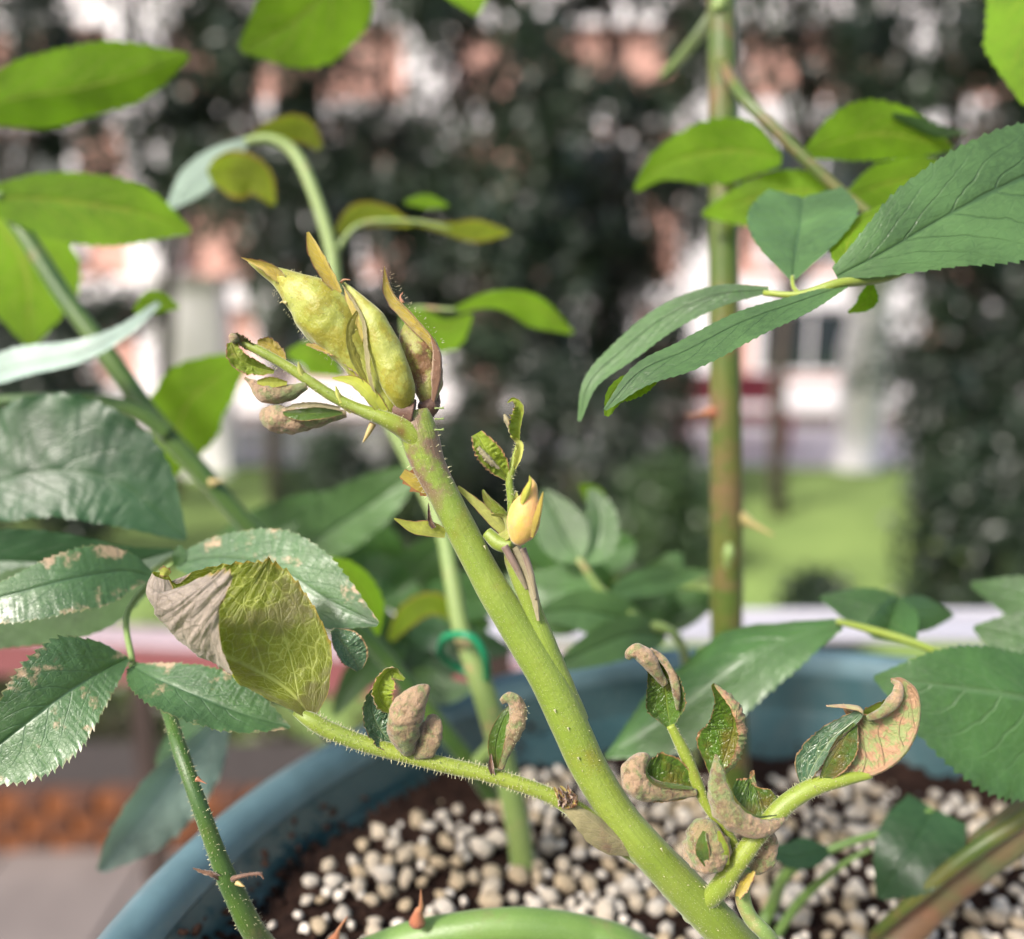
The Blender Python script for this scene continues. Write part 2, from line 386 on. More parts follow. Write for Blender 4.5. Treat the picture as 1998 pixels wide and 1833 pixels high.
for a, b in zip(pil, pil[1:]):
    for z0, z1 in ((.62, 1.45), (2.2, 3.8)):
        x = (a + b) / 2 + .2; hw = min(.75, (b - a) / 2 - .7)
        wf = box('window', (x - hw - .1, YF - .07, z0 - .08), (x + hw + .1, YF - .006, z1 + .08), M_white, fac)
        for s in (-1, 1):
            box('pane', (x + min(0, s) * hw + .03, YF - .078, z0), (x + max(0, s) * hw - .03, YF - .0705, z1), M_glass, wf)
far = thing('building', (-12, 30, 0), 'tall pale apartment block far off behind the pink building', 'building')
box('wall', (-26, 30, 0), (-1.5, 36, 12), M_white, far)
for i in range(9):
    for j in range(4): 
        box('window', (-25 + i * 2.6, 29.93, 1.5 + j * 2.9), (-23.6 + i * 2.6, 29.996, 3.1 + j * 2.9), M_glass, far)
low = thing('garden_wall', (-2.6, 9.3, 0), 'low white garden wall beyond the lawn, left of the trees', 'wall')
box('wall', (-3.4, 9.2, 0), (-1.25, 9.5, .34), M_white, low); box('coping', (-3.45, 9.15, .342), (-1.2, 9.55, .39), M_conc, low)
gp = thing('gate_post', (-3.1, 8.7, 0), 'tall square white gate post at the left end of the low wall', 'post')
box('post', (-3.42, 8.55, 0), (-2.80, 8.95, 1.85), M_white, gp); box('cap', (-3.47, 8.5, 1.852), (-2.75, 9.0, 1.95), M_conc, gp)
gp2 = thing('gate_post', (3.5, 8.8, 0), 'round white post with a knobbed top on the right side of the lawn', 'post')
V, Fc, U = tube_np(np.array([(3.52, 8.9, z) for z in (-.02, .1, .12, .5, .9, 1.2, 1.5, 1.9, 1.95, 2.0)]), [.24, .24, .2, .2, .21, .24, .2, .2, .27, .25], 20, s0=np.array([1., 0, 0]))
link('post', V, Fc, M_white, gp2, U)
bench = thing('garden_bench', (2.6, 10.1, 0), 'dark pink garden bench on the path between the trees', 'bench')
Mbn = plain('rose_paint', (.42, .07, .10), .6, 5)
box('seat', (1.9, 9.9, .36), (3.2, 10.3, .42), Mbn, bench); box('backrest', (1.9, 10.3, .5), (3.2, 10.35, .85), Mbn, bench)
for x in (1.95, 3.1):
    for y in (9.92, 10.24): box('leg', (x, y, .0), (x + .06, y + .05, .358), Mbn, bench)

# ------------------------------------------------------------------ background trees and shrubs
def crown_mesh(centers, radii, per, size, mat, name, parent):
    V, Fc = [], []
    cs = np.array(centers); rr = np.array(radii); n = len(cs) * per
    c = np.repeat(cs, per, 0); r = np.repeat(rr, per)
    d = rng.normal(size=(n, 3)); d /= np.linalg.norm(d, axis=1)[:, None]
    p = c + d * (r * rng.uniform(.02, 1, n) ** .7)[:, None]
    a = rng.normal(size=(n, 3)); a[:, 2] -= .5; a /= np.linalg.norm(a, axis=1)[:, None]
    b = np.cross(a, rng.normal(size=(n, 3))); b /= np.linalg.norm(b, axis=1)[:, None]
    nn = np.cross(a, b); L = size * rng.uniform(.6, 1.3, n)[:, None]
    v0, v1, v2, v3 = p, p + a * L * .5 + b * L * .24 + nn * L * .05, p + a * L, p + a * L * .5 - b * L * .24 + nn * L * .05
    vv = np.stack([v0, v1, v2, v3], 1).reshape(-1, 3) - np.array(org(parent))
    me = bpy.data.meshes.new(name); me.vertices.add(4 * n); me.vertices.foreach_set('co', vv.ravel())
    idx = np.arange(4 * n).reshape(-1, 4); tri = np.concatenate([idx[:, [0, 1, 2]], idx[:, [0, 2, 3]]], 1).reshape(-1, 3)
    me.loops.add(tri.size); me.loops.foreach_set('vertex_index', tri.ravel().astype(np.int32))
    me.polygons.add(len(tri)); me.polygons.foreach_set('loop_start', np.arange(0, tri.size, 3, dtype=np.int32))
    me.polygons.foreach_set('loop_total', np.full(len(tri), 3, dtype=np.int32)); me.update(calc_edges=True)
    me.materials.append(mat); o = bpy.data.objects.new(name, me); COL.objects.link(o); o.parent = parent; return o
def tree(x, y, h, r, z0, mat, label, nclump=70, per=130, size=.12, name='garden_tree', cat='tree', trunk=.07, cr=(.14, .50), group='trees across the lawn'):
    t = thing(name, (x, y, 0), label, cat, group)
    pts = np.array([(x + .06 * math.sin(i * 1.3 + x), y + .05 * math.cos(i * 1.7), h * .92 * i / 9 - (.05 if i == 0 else 0)) for i in range(10)])
    V, Fc, U = tube_np(pts, [trunk * (1 - .085 * i) for i in range(10)], 10, rough=.2, nf=6); link('trunk', V, Fc, M_bark, t, U)
    cen, rad, parts = [], [], []
    for _ in range(nclump):
        f = random.random(); z = z0 + (h - z0) * f
        rr = r * (math.sin(math.pi * min(1, .12 + f * .86)) ** .6); a = random.uniform(0, 2 * math.pi); q = random.uniform(.15, 1) ** .6
        cen.append((x + rr * q * math.cos(a), y + rr * q * math.sin(a) * .8, z)); rad.append(random.uniform(*cr))
    for c in cen[::4]:
        i = min(8, max(1, int((c[2] / h) * 8))); b = pts[i - 1]; m = (b + np.array(c)) / 2 + np.array([0, 0, .08])
        parts.append(tube_np(np.array([b, m, np.array(c)]), [trunk * .35, trunk * .22, trunk * .08], 5))
    cloud('limb', parts, M_bark, t, kind='stuff')
    crown_mesh(cen, rad, per, size, mat, 'crown', t); return t
T_ = [ # px at depth, y, height, radius, crown bottom, mat, clumps, label
 (60, 6.8, 4.6, .95, .9, 0, 70, 'dark evergreen tree at the left edge of the garden'),
 (330, 7.6, 5.2, .75, 2.4, 1, 40, 'grey green tree with an airy crown behind the left gate post'),
 (535, 7.2, 4.8, .95, 1.7, 1, 52, 'thin-trunked tree with an open crown beside the low white wall'),
 (760, 7.4, 5.0, .95, 1.5, 0, 66, 'dark tree behind the yellow rose buds'),
 (960, 6.6, 4.9, .75, 1.3, 1, 52, 'grey green tree in the middle of the row across the lawn'),
 (1180, 7.6, 5.0, .95, 1.2, 0, 74, 'dark tree left of the upright rose cane'),
 (1530, 7.0, 4.7, .95, 1.95, 1, 66, 'grey green tree right of the upright rose cane'),
 (1830, 7.4, 4.6, .8, 1.9, 1, 40, 'airy tree behind the short dark tree at the right'),
 (1880, 6.2, 3.0, .55, .7, 0, 52, 'short dark tree near the right edge of the lawn'),
 (2160, 6.6, 4.9, .8, 1.0, 1, 44, 'slender tree partly cut off by the right edge'),
]
for px, y, h, r, z0, m, nc, lab in T_:
    tree((px - 999) / F * y, y, h + .7, r, z0, M_tl[m], lab, nclump=int(nc * .92))
SH = [(880, 5.6, .95, .55, 0, 'rounded dark shrub in front of the middle trees'), (985, 6.9, 2.0, .6, 0, 'tall dark shrub under the grey green middle tree'), (1290, 6.9, 1.6, .42, 0, 'tall dark shrub left of the upright cane, below the dark tree'), (2040, 5.8, 1.8, .40, 0, 'tall dark shrub at the right edge behind the ragged one'), (1130, 6.0, 1.35, .65, 0, 'broad dark shrub behind the small red-tipped sprout'),
      (1290, 5.4, .75, .4, 2, 'low mid-green shrub left of the upright cane'), (1880, 4.9, .85, .26, 0, 'ragged dark shrub on the right of the lawn'),
      (2080, 4.6, 1.2, .5, 0, 'dark shrub cut off by the right edge of the photo'), (640, 6.2, .8, .38, 1, 'small grey shrub in front of the low white wall'),
      (60, 5.6, 1.5, .6, 0, 'dense dark shrub at the far left below the tree'), (1640, 4.3, .36, .11, 0, 'tiny dark sapling alone on the open lawn')]
for px, y, h, r, m, lab in SH:
    tree((px - 999) / F * y, y, h, r, .08, M_tl[m], lab, nclump=int(8 + 110 * r * max(1, h * .8)), per=60, size=.075, name='shrub', cat='shrub', trunk=.022, cr=(.08, .22), group='shrubs on the lawn')

gc = thing('ground_cover', (-1.5, 3.6, 0), 'low dark ground cover behind the brick edging, below the railing', 'ground cover'); gc['kind'] = 'stuff'
cen = [(random.uniform(-4.2, -.2), random.uniform(3.12, 4.5), random.uniform(.02, .10)) for _ in range(150)]
crown_mesh(cen, [random.uniform(.10, .20) for _ in cen], 90, .06, treeleaf('brown_green_leaf', (.06, .075, .03), (.055, .04, .022), (.06, .08, .02)), 'foliage', gc)['kind'] = 'stuff'
# ------------------------------------------------------------------ brick planter below the railing, railing, balcony
bp = thing('brick_edging', (-1.7, 2.95, 0), 'weathered orange brick edging between the paving and the lawn', 'edging')
ms = []
bm_ = plain('dark_mortar', (.05, .04, .035), .95, 20)
box('footing', (-3.2, 2.72, -.02), (1.2, 3.06, .20), bm_, bp)
ref = None
for r_ in range(3):
    for i in range(26):
        x = -3.2 + i * .165 + (r_ % 2) * .08
        if ref is None: ref = box('brick', (x, 2.66, .0 + r_ * .075), (x + .15, 2.74, .065 + r_ * .075), M_brick, bp, bev=.005); x0 = x
        else:
            c = ref.copy(); COL.objects.link(c); c.location = (x - x0, random.uniform(-.006, .006), r_ * .075); c.rotation_euler = (0, 0, random.uniform(-.004, .004))
rail = thing('balcony_railing', (0, .9, .74), 'maroon balcony railing with a worn pale top and dark brown posts', 'railing')
def rb(name, a, b, hw, z0, z1, mat, **k):
    a, b = Vector(a), Vector(b); d = (b - a).normalized(); s = Vector((-d.y, d.x)) * hw
    q = [a - s, b - s, b + s, a + s]; V = [(p.x, p.y, z0) for p in q] + [(p.x, p.y, z1) for p in q]
    o = link(name, V, [(3, 2, 1, 0), (4, 5, 6, 7), (0, 1, 5, 4), (1, 2, 6, 5), (2, 3, 7, 6), (3, 0, 4, 7)], mat, rail, smooth=False)
    m = o.modifiers.new('edge', 'BEVEL'); m.width = .004; m.segments = 3; return o
RA, RB_ = (-1.6, 1.12), (1.8, .70)
rb('handrail', RA, RB_, .022, 1.442, 1.4875, M_maroon); rb('rail_cap', RA, RB_, .025, 1.488, 1.496, M_railtop)
for x in (-1.45, -.98, -.44, .1, .62, 1.15, 1.65):
    y = 1.12 - (x + 1.6) / 3.4 * .42
    box('post', (x - .011, y - .011, .74), (x + .011, y + .011, 1.441), M_brown, rail)
balc = thing('balcony', (0, 0, 0), 'pale concrete balcony that shelters the plant pot, out of view', 'balcony')
box('floor_slab', (-2.6, -1.6, .60), (2.6, 1.18, .74), M_conc, balc);
box('back_wall', (-2.6, -1.72, .60), (2.6, -1.602, 2.3), M_conc, balc)
ledge = thing('metal_ledge', (.4, .44, 1.7), 'glossy white metal ledge running behind the right side of the pot', 'ledge')
M_gloss = plain('glossy_white_paint', (.46, .45, .49), .22, 30, .05, .1, .001)
lx0 = P(735, 1200, .46); 
box('shelf', (lx0.x, .454, 1.706), (.62, .476, 1.712), M_gloss, ledge, bev=.002); box('lip', (lx0.x, .4765, 1.698), (.62, .481, 1.717), M_gloss, ledge, bev=.002)
box('bracket', (.55, .455, .741), (.57, .47, 1.705), M_brown, ledge); box('bracket', (-.02, .455, .741), (0.0, .47, 1.705), M_brown, ledge)

# ------------------------------------------------------------------ plant pot, soil, perlite
PC, RIMZ, SOILZ, PR = Vector((.080, .1300)), HC - .125, HC - .165, .165
def soilz(x, y): return SOILZ + .018 * min(1, max(0, -x / .13)) + .004 * min(1, max(0, -y / .13))   # heaped up towards the left
def ds(py): v = (916.5 - py) / F; return (HC - SOILZ) / (math.sin(PITCH) - v * math.cos(PITCH))
M_pot = NT('blue_green_plastic'); oc = M_pot.coord(); n_ = M_pot.noise(M_pot.coord('Object', (1, 1, .45)), 30, 7, .72)
M_pot.set(Base_Color=M_pot.mix(M_pot.math('MULTIPLY', M_pot.step(n_, .50, .72), .6), (.040, .095, .105), (.13, .15, .14)), Roughness=M_pot.step(n_, .3, .8, .22, .5), Specular_IOR_Level=.6)
M_pot.l.new(M_pot.bump(M_pot.noise(oc, 600, 3), .12, .0004), M_pot.b.inputs['Normal']); M_pot = M_pot.m
def ringmesh(prof_, seg=128):
    V = [(PC.x + r * math.cos(2 * math.pi * j / seg), PC.y + r * math.sin(2 * math.pi * j / seg), z) for r, z in prof_ for j in range(seg)]
    return V, [(i * seg + j, i * seg + (j + 1) % seg, (i + 1) * seg + (j + 1) % seg, (i + 1) * seg + j) for i in range(len(prof_) - 1) for j in range(seg)]
M_rim = plain('sky_lit_worn_rim_plastic', (.115, .20, .225), .38, 60, .28, .15, .0005, .7)  # lighter than the walls: sky light on the rim put into the colour, plus chalky wear
pot = thing('plant_pot', (PC.x, PC.y, RIMZ - .27), 'large blue-green plastic plant pot with a thick pale-lit rolled rim', 'pot')
v_, f_ = ringmesh([(.001, RIMZ - .262), (.108, RIMZ - .262), (.112, RIMZ - .258), (.150, RIMZ - .022), (.1535, RIMZ - .016)][::-1][::-1]); link('outer_wall', v_, f_, M_pot, pot)
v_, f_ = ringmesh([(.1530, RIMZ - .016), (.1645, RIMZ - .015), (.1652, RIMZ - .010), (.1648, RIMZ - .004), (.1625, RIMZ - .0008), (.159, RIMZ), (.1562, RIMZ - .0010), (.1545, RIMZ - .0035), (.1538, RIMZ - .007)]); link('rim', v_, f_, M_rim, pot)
v_, f_ = ringmesh([(.1537, RIMZ - .0072), (.1500, RIMZ - .03), (.1475, RIMZ - .05), (.108, RIMZ - .255), (.001, RIMZ - .255)]); link('inner_wall', v_, f_, M_pot, pot)
stand = thing('plant_stand', (PC.x, PC.y, .74), 'round dark metal stool under the plant pot', 'stand')
v_, f_ = ringmesh([(.001, RIMZ - .262 - .001), (.13, RIMZ - .263), (.13, RIMZ - .285), (.001, RIMZ - .285)]); link('seat', v_, f_, M_brown, stand)
for a in (45, 135, 225, 315):
    x, y = PC.x + .1 * math.cos(R(a)), PC.y + .1 * math.sin(R(a)); box('leg', (x - .008, y - .008, .741), (x + .008, y + .008, RIMZ - .286), M_brown, stand)
M_soil = plain('coco_soil', (.060, .030, .020), .95, 250, .5, .9, .004, .2, (.022, .010, .007))
soil = thing('potting_soil', (PC.x, PC.y, SOILZ), 'dark red-brown potting soil strewn with white perlite inside the pot', 'soil')
nx = 120; V, Fc, idx = [], [], {}
for j in range(nx):
    for i in range(nx):
        x, y = (i / (nx - 1) - .5) * .3, (j / (nx - 1) - .5) * .3; r = math.hypot(x, y)
        if r > .1495: continue
        p = Vector((x, y, 0)); z = .0025 * noise.noise(p * 60) + .0018 * noise.noise(p * 190) + .0012 * noise.noise(p * 420) + .010 * max(0, (r - .125) / .025) ** 1.5 * (.6 + noise.noise(p * 40))
        idx[i, j] = len(V); V.append((PC.x + x, PC.y + y, soilz(x, y) + z))
for (i, j), a in idx.items():
    if (i + 1, j) in idx and (i, j + 1) in idx and (i + 1, j + 1) in idx: Fc.append((a, idx[i + 1, j], idx[i + 1, j + 1], idx[i, j + 1]))
soil_m = link('soil_surface', V, Fc, M_soil, soil)
# crumbs of coco soil on the surface and stuck to the inner wall
def lump(r, sub=1, amp=.3, sq=(1, 1, 1)):
    import bmesh
    b = bmesh.new(); bmesh.ops.create_icosphere(b, subdivisions=sub, radius=1); s = Vector(rng.uniform(0, 50, 3))
    for v in b.verts: v.co = Vector([a * q for a, q in zip(v.co * (1 + amp * noise.noise(v.co * 1.3 + s)) * r, sq)])
    V = [tuple(v.co) for v in b.verts]; Fc = [tuple(v.index for v in f.verts) for f in b.faces]; b.free(); return np.array(V), Fc
lumps = [lump(1, 1, .5, (1, .7, .6)) for _ in range(6)]
def scatter(name, items, lib, mat, parent):
    V, Fc = [], []; k = 0
    for p, r in items:
        lv, lf = random.choice(lib); m = np.array(Matrix.Rotation(random.uniform(0, 6.28), 3, Vector(rng.normal(size=3))))
        V.append((lv * r) @ m.T + np.array(p)); Fc += [tuple(a + k for a in f) for f in lf]; k += len(lv)
    return link(name, np.concatenate(V), Fc, mat, parent, kind='stuff')
it = []
for _ in range(2600):
    a, r = random.uniform(0, 6.283), .147 * math.sqrt(random.random()); it.append(((PC.x + r * math.cos(a), PC.y + r * math.sin(a), soilz(r * math.cos(a), r * math.sin(a)) + .0015), random.uniform(.0006, .0022)))
for _ in range(190):
    a = random.gauss(2.75, .28) if random.random() < .7 else random.uniform(0, 3.14); h = soilz(.148 * math.cos(a), 0) - SOILZ + abs(random.gauss(0, .006)); r = .1476 + h * .10
    it.append(((PC.x + r * math.cos(a), PC.y + r * math.sin(a), SOILZ + h), random.uniform(.0006, .002)))
scatter('soil_crumbs', it, lumps, M_soil, soil)
tp = NT('perlite'); o_ = tp.coord(); nn_ = tp.noise(o_, 500, 4)
rnd = tp.n.new('ShaderNodeObjectInfo'); 
tp.set(Base_Color=tp.mix(tp.step(tp.noise(o_, 900, 3), .55, .75), tp.mix(tp.step(tp.math('ADD', tp.math('MULTIPLY', rnd.outputs['Random'], .5), tp.math('MULTIPLY', tp.noise(o_, 140, 2), .6)), .35, .75), (.78, .71, .61), (.62, .49, .32)), (.34, .23, .14)), Roughness=.85, Specular_IOR_Level=.35)
tp.l.new(tp.bump(nn_, .7, .0006), tp.b.inputs['Normal']); M_perl = tp.m
plib = [lump(1, 2, random.uniform(.5, 1.0), (1, random.uniform(.7, .95), random.uniform(.6, .85))) for _ in range(12)]
pos, tries = [], 0
cell = {}
while len(pos) < 2400 and tries < 90000:
    tries += 1
    a, r = random.uniform(0, 6.283),   .144 * math.sqrt(random.random()); x, y = r * math.cos(a), r * math.sin(a)
    dens = 1.15
    if r > .134: dens *= .7
    if x < -.140 + .02 * noise.noise(Vector((0, y * 20, 1))): dens *= .3
    if noise.noise(Vector((x * 32, y * 32, 5))) * .5 + .72 > dens * 1.25: continue
    s = random.uniform(.0011, .0022) if random.random() < .5 else random.uniform(.0021, .0034); k_ = (math.floor(x / .009), math.floor(y / .009))
    if any(math.hypot(x - X, y - Y) < (s + q) * .80 for dx in (-1, 0, 1) for dy in (-1, 0, 1) for X, Y, q in cell.get((k_[0] + dx, k_[1] + dy), [])): continue
    cell.setdefault(k_, []).append((x, y, s)); pos.append((PC.x + x, PC.y + y, soilz(x, y) + .0012 + s * .35 + .0008 * random.random(), s))
def visscore(p):
    v = Vector(p[:3]) - C0; d = v.dot(FW); u = v.dot(RT) / d * F + 999; w_ = 916.5 - v.dot(UP) / d * F
    return (p[3] / d) if (380 < u < 2010 and w_ < 1850) else 0
pos.sort(key=visscore, reverse=True)
pm = []
for lv, lf in plib:
    me = bpy.data.meshes.new('perlite_granule'); me.from_pydata(lv.tolist(), [], lf); me.polygons.foreach_set('use_smooth', [True] * len(lf)); me.materials.append(M_perl); pm.append(me)
for x, y, z, s in pos[:300]:
    o = bpy.data.objects.new('perlite_granule', random.choice(pm)); COL.objects.link(o); o.parent = soil
    o.location = Vector((x, y, z)) - Vector(soil.location); o.scale = (s,) * 3; o.rotation_euler = (random.gauss(0, .4), random.gauss(0, .4), random.uniform(0, 6.28))
scatter('perlite_gravel', [((x, y, z), s) for x, y, z, s in pos[300:]], plib, M_perl, soil)

# ------------------------------------------------------------------ rose materials
LM = leafmat('mature_rose_leaf', (.048, .115, .030), (.13, .21, .11), (.15, .24, .12), (.14, .32, .02), .26, .34, .5, .35, 7, 16, .25, coat=.15)
LMD = leafmat('dark_rose_leaf', (.022, .062, .022), (.05, .10, .03), (.045, .10, .035), (.05, .13, .01), .14, .42, .5, .3, 7, 14, .2, bumps=.3)
LMG = leafmat('grey_green_rose_leaf', (.072, .145, .045), (.20, .28, .15), (.035, .08, .03), (.14, .30, .03), .2, .36, .5, .5, 8, 18, .18, coat=.2)
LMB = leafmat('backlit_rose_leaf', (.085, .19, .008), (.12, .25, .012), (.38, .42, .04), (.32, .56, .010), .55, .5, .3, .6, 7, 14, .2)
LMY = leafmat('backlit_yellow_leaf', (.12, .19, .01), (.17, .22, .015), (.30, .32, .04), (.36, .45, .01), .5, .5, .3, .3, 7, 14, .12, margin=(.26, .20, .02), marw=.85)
LMS = leafmat('spotted_rose_leaf', (.060, .132, .045), (.15, .22, .12), (.045, .10, .05), (.14, .30, .04), .22, .36, .55, .45, 7, 20, .35, blotch=(.55, .38, .24), blo=(.635, .745), margin=(.20, .21, .08), marw=.97, coat=.35, bumps=.4)
LMU = leafmat('pale_leaf_underside', (.045, .11, .04), (.27, .36, .30), (.36, .44, .38), (.16, .3, .08), .15, .4, .5, .3, 7, 16, .2, brough=.45, coat=.15)
BIGC = leafmat('mildewed_olive_leaf', (.125, .150, .008), (.42, .345, .30), (.50, .55, .12), (.50, .56, .02), .34, .5, .4, .75, 5, 17, .62, margin=(.34, .25, .03), marw=.955,
               brough=.65, purple=(.085, .055, .03), plo=(.45, .60), pscale=85, bumps=.35, fuzz=.15, botvein=(.13, .10, .08), dist=.0006)
CUR = leafmat('curled_young_leaf', (.055, .120, .010), (.36, .21, .115), (.16, .22, .03), (.16, .26, .01), .14, .28, .6, .5, 6, 10, .3, margin=(.36, .20, .08), marw=.92,
              brough=.7, purple=(.13, .09, .015), bumps=.6, fuzz=.12, botvein=(.22, .14, .08), bot2=(.24, .29, .10), dist=.0005)

CUB = leafmat('blue_green_curled_leaf', (.055, .135, .065), (.50, .33, .20), (.30, .38, .18), (.12, .22, .03), .1, .26, .7, .5, 6, 10, .5, margin=(.38, .25, .12), marw=.90,
              brough=.7, bumps=.55, fuzz=.12, botvein=(.3, .2, .1), bot2=(.38, .36, .16), dist=.0005)

SEP = leafmat('yellow_sepal', (.52, .40, .05), (.58, .47, .12), (.62, .55, .2), (.7, .55, .06), .3, .5, .4, .3, 9, 14, .2, margin=(.33, .15, .05), marw=.86, purple=(.40, .26, .05), bumps=.7, fuzz=.4)
SEG = leafmat('yellow_green_bract', (.42, .46, .06), (.48, .50, .12), (.6, .62, .25), (.6, .62, .06), .35, .5, .4, .3, 9, 14, .2, margin=(.28, .14, .06), marw=.9, fuzz=.3)
OLV = leafmat('olive_fold', (.23, .22, .03), (.30, .28, .05), (.4, .4, .1), (.4, .38, .03), .25, .5, .4, .3, 9, 14, .3, margin=(.50, .46, .14), marw=.88, fuzz=.3)
BRN = leafmat('dry_brown_bract', (.16, .085, .05), (.26, .16, .11), (.3, .2, .12), (.2, .1, .04), .1, .6, .3, .4, 9, 12, .3, fuzz=.4, margin=(.34, .24, .16), marw=.8)
TAN = leafmat('papery_tan_bract', (.30, .27, .13), (.36, .32, .19), (.42, .36, .2), (.35, .3, .1), .2, .5, .4, .4, 9, 12, .4, fuzz=.2, purple=(.20, .12, .08))
ST_MAIN = stemmat('young_green_stem', (.23, .30, .045), (.18, .26, .03), tint=(.20, .19, .02), tlo=.56, thi=.76, top_tint=((.19, .10, .08), .88, .93), streak=.45, bs=.6, rough=.4)
ST_PET = stemmat('hairy_yellow_green_stalk', (.24, .30, .035), (.18, .25, .03), tint=(.20, .11, .04), tlo=.62, thi=.72, fuzz=.4)
ST_CANE = stemmat('green_brown_cane', (.070, .115, .018), (.115, .12, .025), tint=(.17, .10, .05), tlo=.5, thi=.68, speck=(.35, .35, .2), rough=.38, fuzz=.08)
ST_DARK = stemmat('dark_green_cane', (.045, .105, .02), (.075, .14, .02), tint=(.2, .15, .06), tlo=.6, thi=.75, speck=(.25, .35, .15), rough=.4)
ST_GRN = stemmat('smooth_green_cane', (.14, .24, .055), (.11, .20, .045), tint=(.17, .16, .07), tlo=.56, thi=.72, speck=(.4, .5, .3), rough=.42, streak=.25)
ST_PALE = stemmat('pale_green_shoot', (.21, .29, .085), (.18, .27, .07), tint=(.42, .24, .14), tlo=.56, thi=.7, streak=.2)
ST_WOOD = stemmat('brown_woody_cane', (.17, .095, .05), (.13, .16, .06), tint=(.22, .11, .06), speck=(.35, .25, .15), rough=.6, fuzz=.05)
BUDM = stemmat('bud_skin', (.36, .39, .085), (.28, .30, .035), tint=(.26, .23, .015), tlo=.46, thi=.60, speck=(.5, .5, .25), rough=.45, fuzz=.35, streak=.25, sss=.2, fq=3.0, bs=.5)
BUDP = stemmat('bud_skin_purple', (.30, .31, .08), (.25, .24, .04), tint=(.17, .06, .035), tlo=.45, thi=.58, speck=(.4, .4, .2), rough=.5, fuzz=.35, streak=.3, sss=.2, fq=4.0, bs=.6)
BUDY = stemmat('yellow_bud_skin', (.62, .36, .13), (.56, .42, .08), tint=(.62, .30, .15), tlo=.45, thi=.65, speck=(.9, .7, .3), rough=.55, fuzz=.6, streak=.3, sss=.35, fq=4.0)
TANB = stemmat('tan_crinkled_back', (.19, .24, .08), (.28, .20, .10), tint=(.13, .07, .035), tlo=.50, thi=.62, top_tint=((.38, .25, .15), .25, .65), speck=(.5, .42, .3), rough=.6, fuzz=.3, streak=.6, fq=9.0, bs=.9, sss=.05)
SPR = leafmat('bright_sprout_leaf', (.20, .28, .015), (.42, .40, .18), (.40, .46, .08), (.4, .5, .02), .25, .4, .5, .5, 6, 10, .35, margin=(.42, .24, .10), marw=.86,
              brough=.7, purple=(.20, .14, .02), bumps=.5, fuzz=.2, dist=.0004)
SHTH = stemmat('purple_brown_sheath', (.21, .15, .11), (.15, .09, .09), tint=(.30, .26, .16), tlo=.5, thi=.65, speck=(.4, .35, .3), rough=.4)
HAIRM = plain('stem_hair', (.62, .60, .36), .5, 200, .2, 0, .001)
HAIRB = plain('brown_hair', (.30, .17, .09), .5, 200, .2, 0, .001)
THORN = stemmat('red_brown_thorn', (.36, .13, .07), (.45, .24, .12), tint=(.2, .04, .03), speck=(.5, .3, .2), rough=.35, fuzz=.1)
THORNY = stemmat('yellow_thorn', (.50, .34, .14), (.45, .40, .16), speck=(.6, .5, .3), rough=.35, fuzz=.1)
COLLAR = stemmat('brown_collar', (.12, .06, .04), (.18, .10, .06), speck=(.4, .3, .2), rough=.6, fuzz=.3)

# ------------------------------------------------------------------ 1. the main cane in focus
main = thing('rose_cane', tuple(P(1600, 2050, ds(2050))), 'thick yellow-green rose cane leaning left, carrying deformed yellow buds and curled leaves', 'rose cane')
mp = [(1640, 2090, ds(2090), 44), (1520, 1935, .166, 42), (1428, 1833, .156, 40), (1339, 1738, .153, 38), (1257, 1651, .151, 36), (1204, 1586, .151, 35), (1151, 1500, .151, 36), (1106, 1405, .151, 37), (1065, 1318, .151, 36), (1012, 1231, .151, 34), (962, 1150, .151, 32), (912, 1056, .151, 30), (867, 968, .151, 30), (835, 903, .151, 33), (819, 850, .151, 37), (808, 803, .151, 30)]
tube('stem', mp, ST_MAIN, main, 36, 120, rough=.035, nf=120)
hairs('stem_hair', [(819, 850, .150, 38), (835, 903, .150, 34), (862, 960, .15, 31)], HAIRM, main, 46, 8, 1.1)
hairs('stem_hair', mp[1:9], HAIRM, main, 90, 4, 1.2)
for i in range(3): tube('bristle', [(848 , 797 + i * 21, .149, 2.2), (860, 797 + i * 21, .149, 1.6), (866, 796 + i * 21, .149, 3)], ST_PALE, main, 8, 8)
tube('collar', [(756, 806, .151, 20), (785, 803, .150, 25), (808, 806, .150, 28)], COLLAR, main, 20, 14, rough=.25, nf=500)
tube('collar', [(842, 770, .153, 17), (836, 795, .152, 20), (836, 815, .152, 14)], COLLAR, main, 18, 14, rough=.4, nf=600)
# bud A: swollen, horned
bA = blob('flower_bud', [(486, 511, .151, 3), (512, 524, .151, 11), (550, 545, .151, 22), (590, 574, .150, 41), (624, 604, .150, 56), (655, 640, .150, 55), (682, 676, .150, 43), (704, 710, .150, 33), (728, 748, .150, 29), (752, 788, .150, 27), (762, 806, .151, 24)], BUDM, main, 56, 90, 1.0, .08, 260, label='swollen horned bud, the largest one')
leaf('sepal', [(560, 560, .1495), (525, 527, .149), (492, 512, .149), (470, 503, .149)], ([0, 16, 13, 6, 0], [10, 22, 16, 8, 1]), SEP, bA, phi=(15, 20), curl=(70, 60), nt=5, saw=.30, quilt=0, crinkle=.12)
leaf('sepal', [(664, 572, .148), (645, 538, .1478), (625, 500, .1475), (602, 453, .1475)], ([10, 22, 26, 22, 6], [12, 20, 20, 14, 3]), SEP, bA, phi=(10, 20), curl=(50, 90), nt=6, saw=.05, quilt=0, crinkle=.1)
leaf('sepal', [(700, 690, .1478), (712, 640, .147), (700, 600, .147), (672, 560, .1475)], ([4, 20, 30, 22, 2], [10, 26, 30, 18, 2]), SEP, bA, phi=(-12, -35), curl=(-30, -60), flip=True, nt=6, saw=.04, quilt=0, crinkle=.05)
tube('hook', [(664, 552, .148, 3), (672, 546, .148, 2), (684, 547, .148, .8)], THORN, bA, 8, 10)
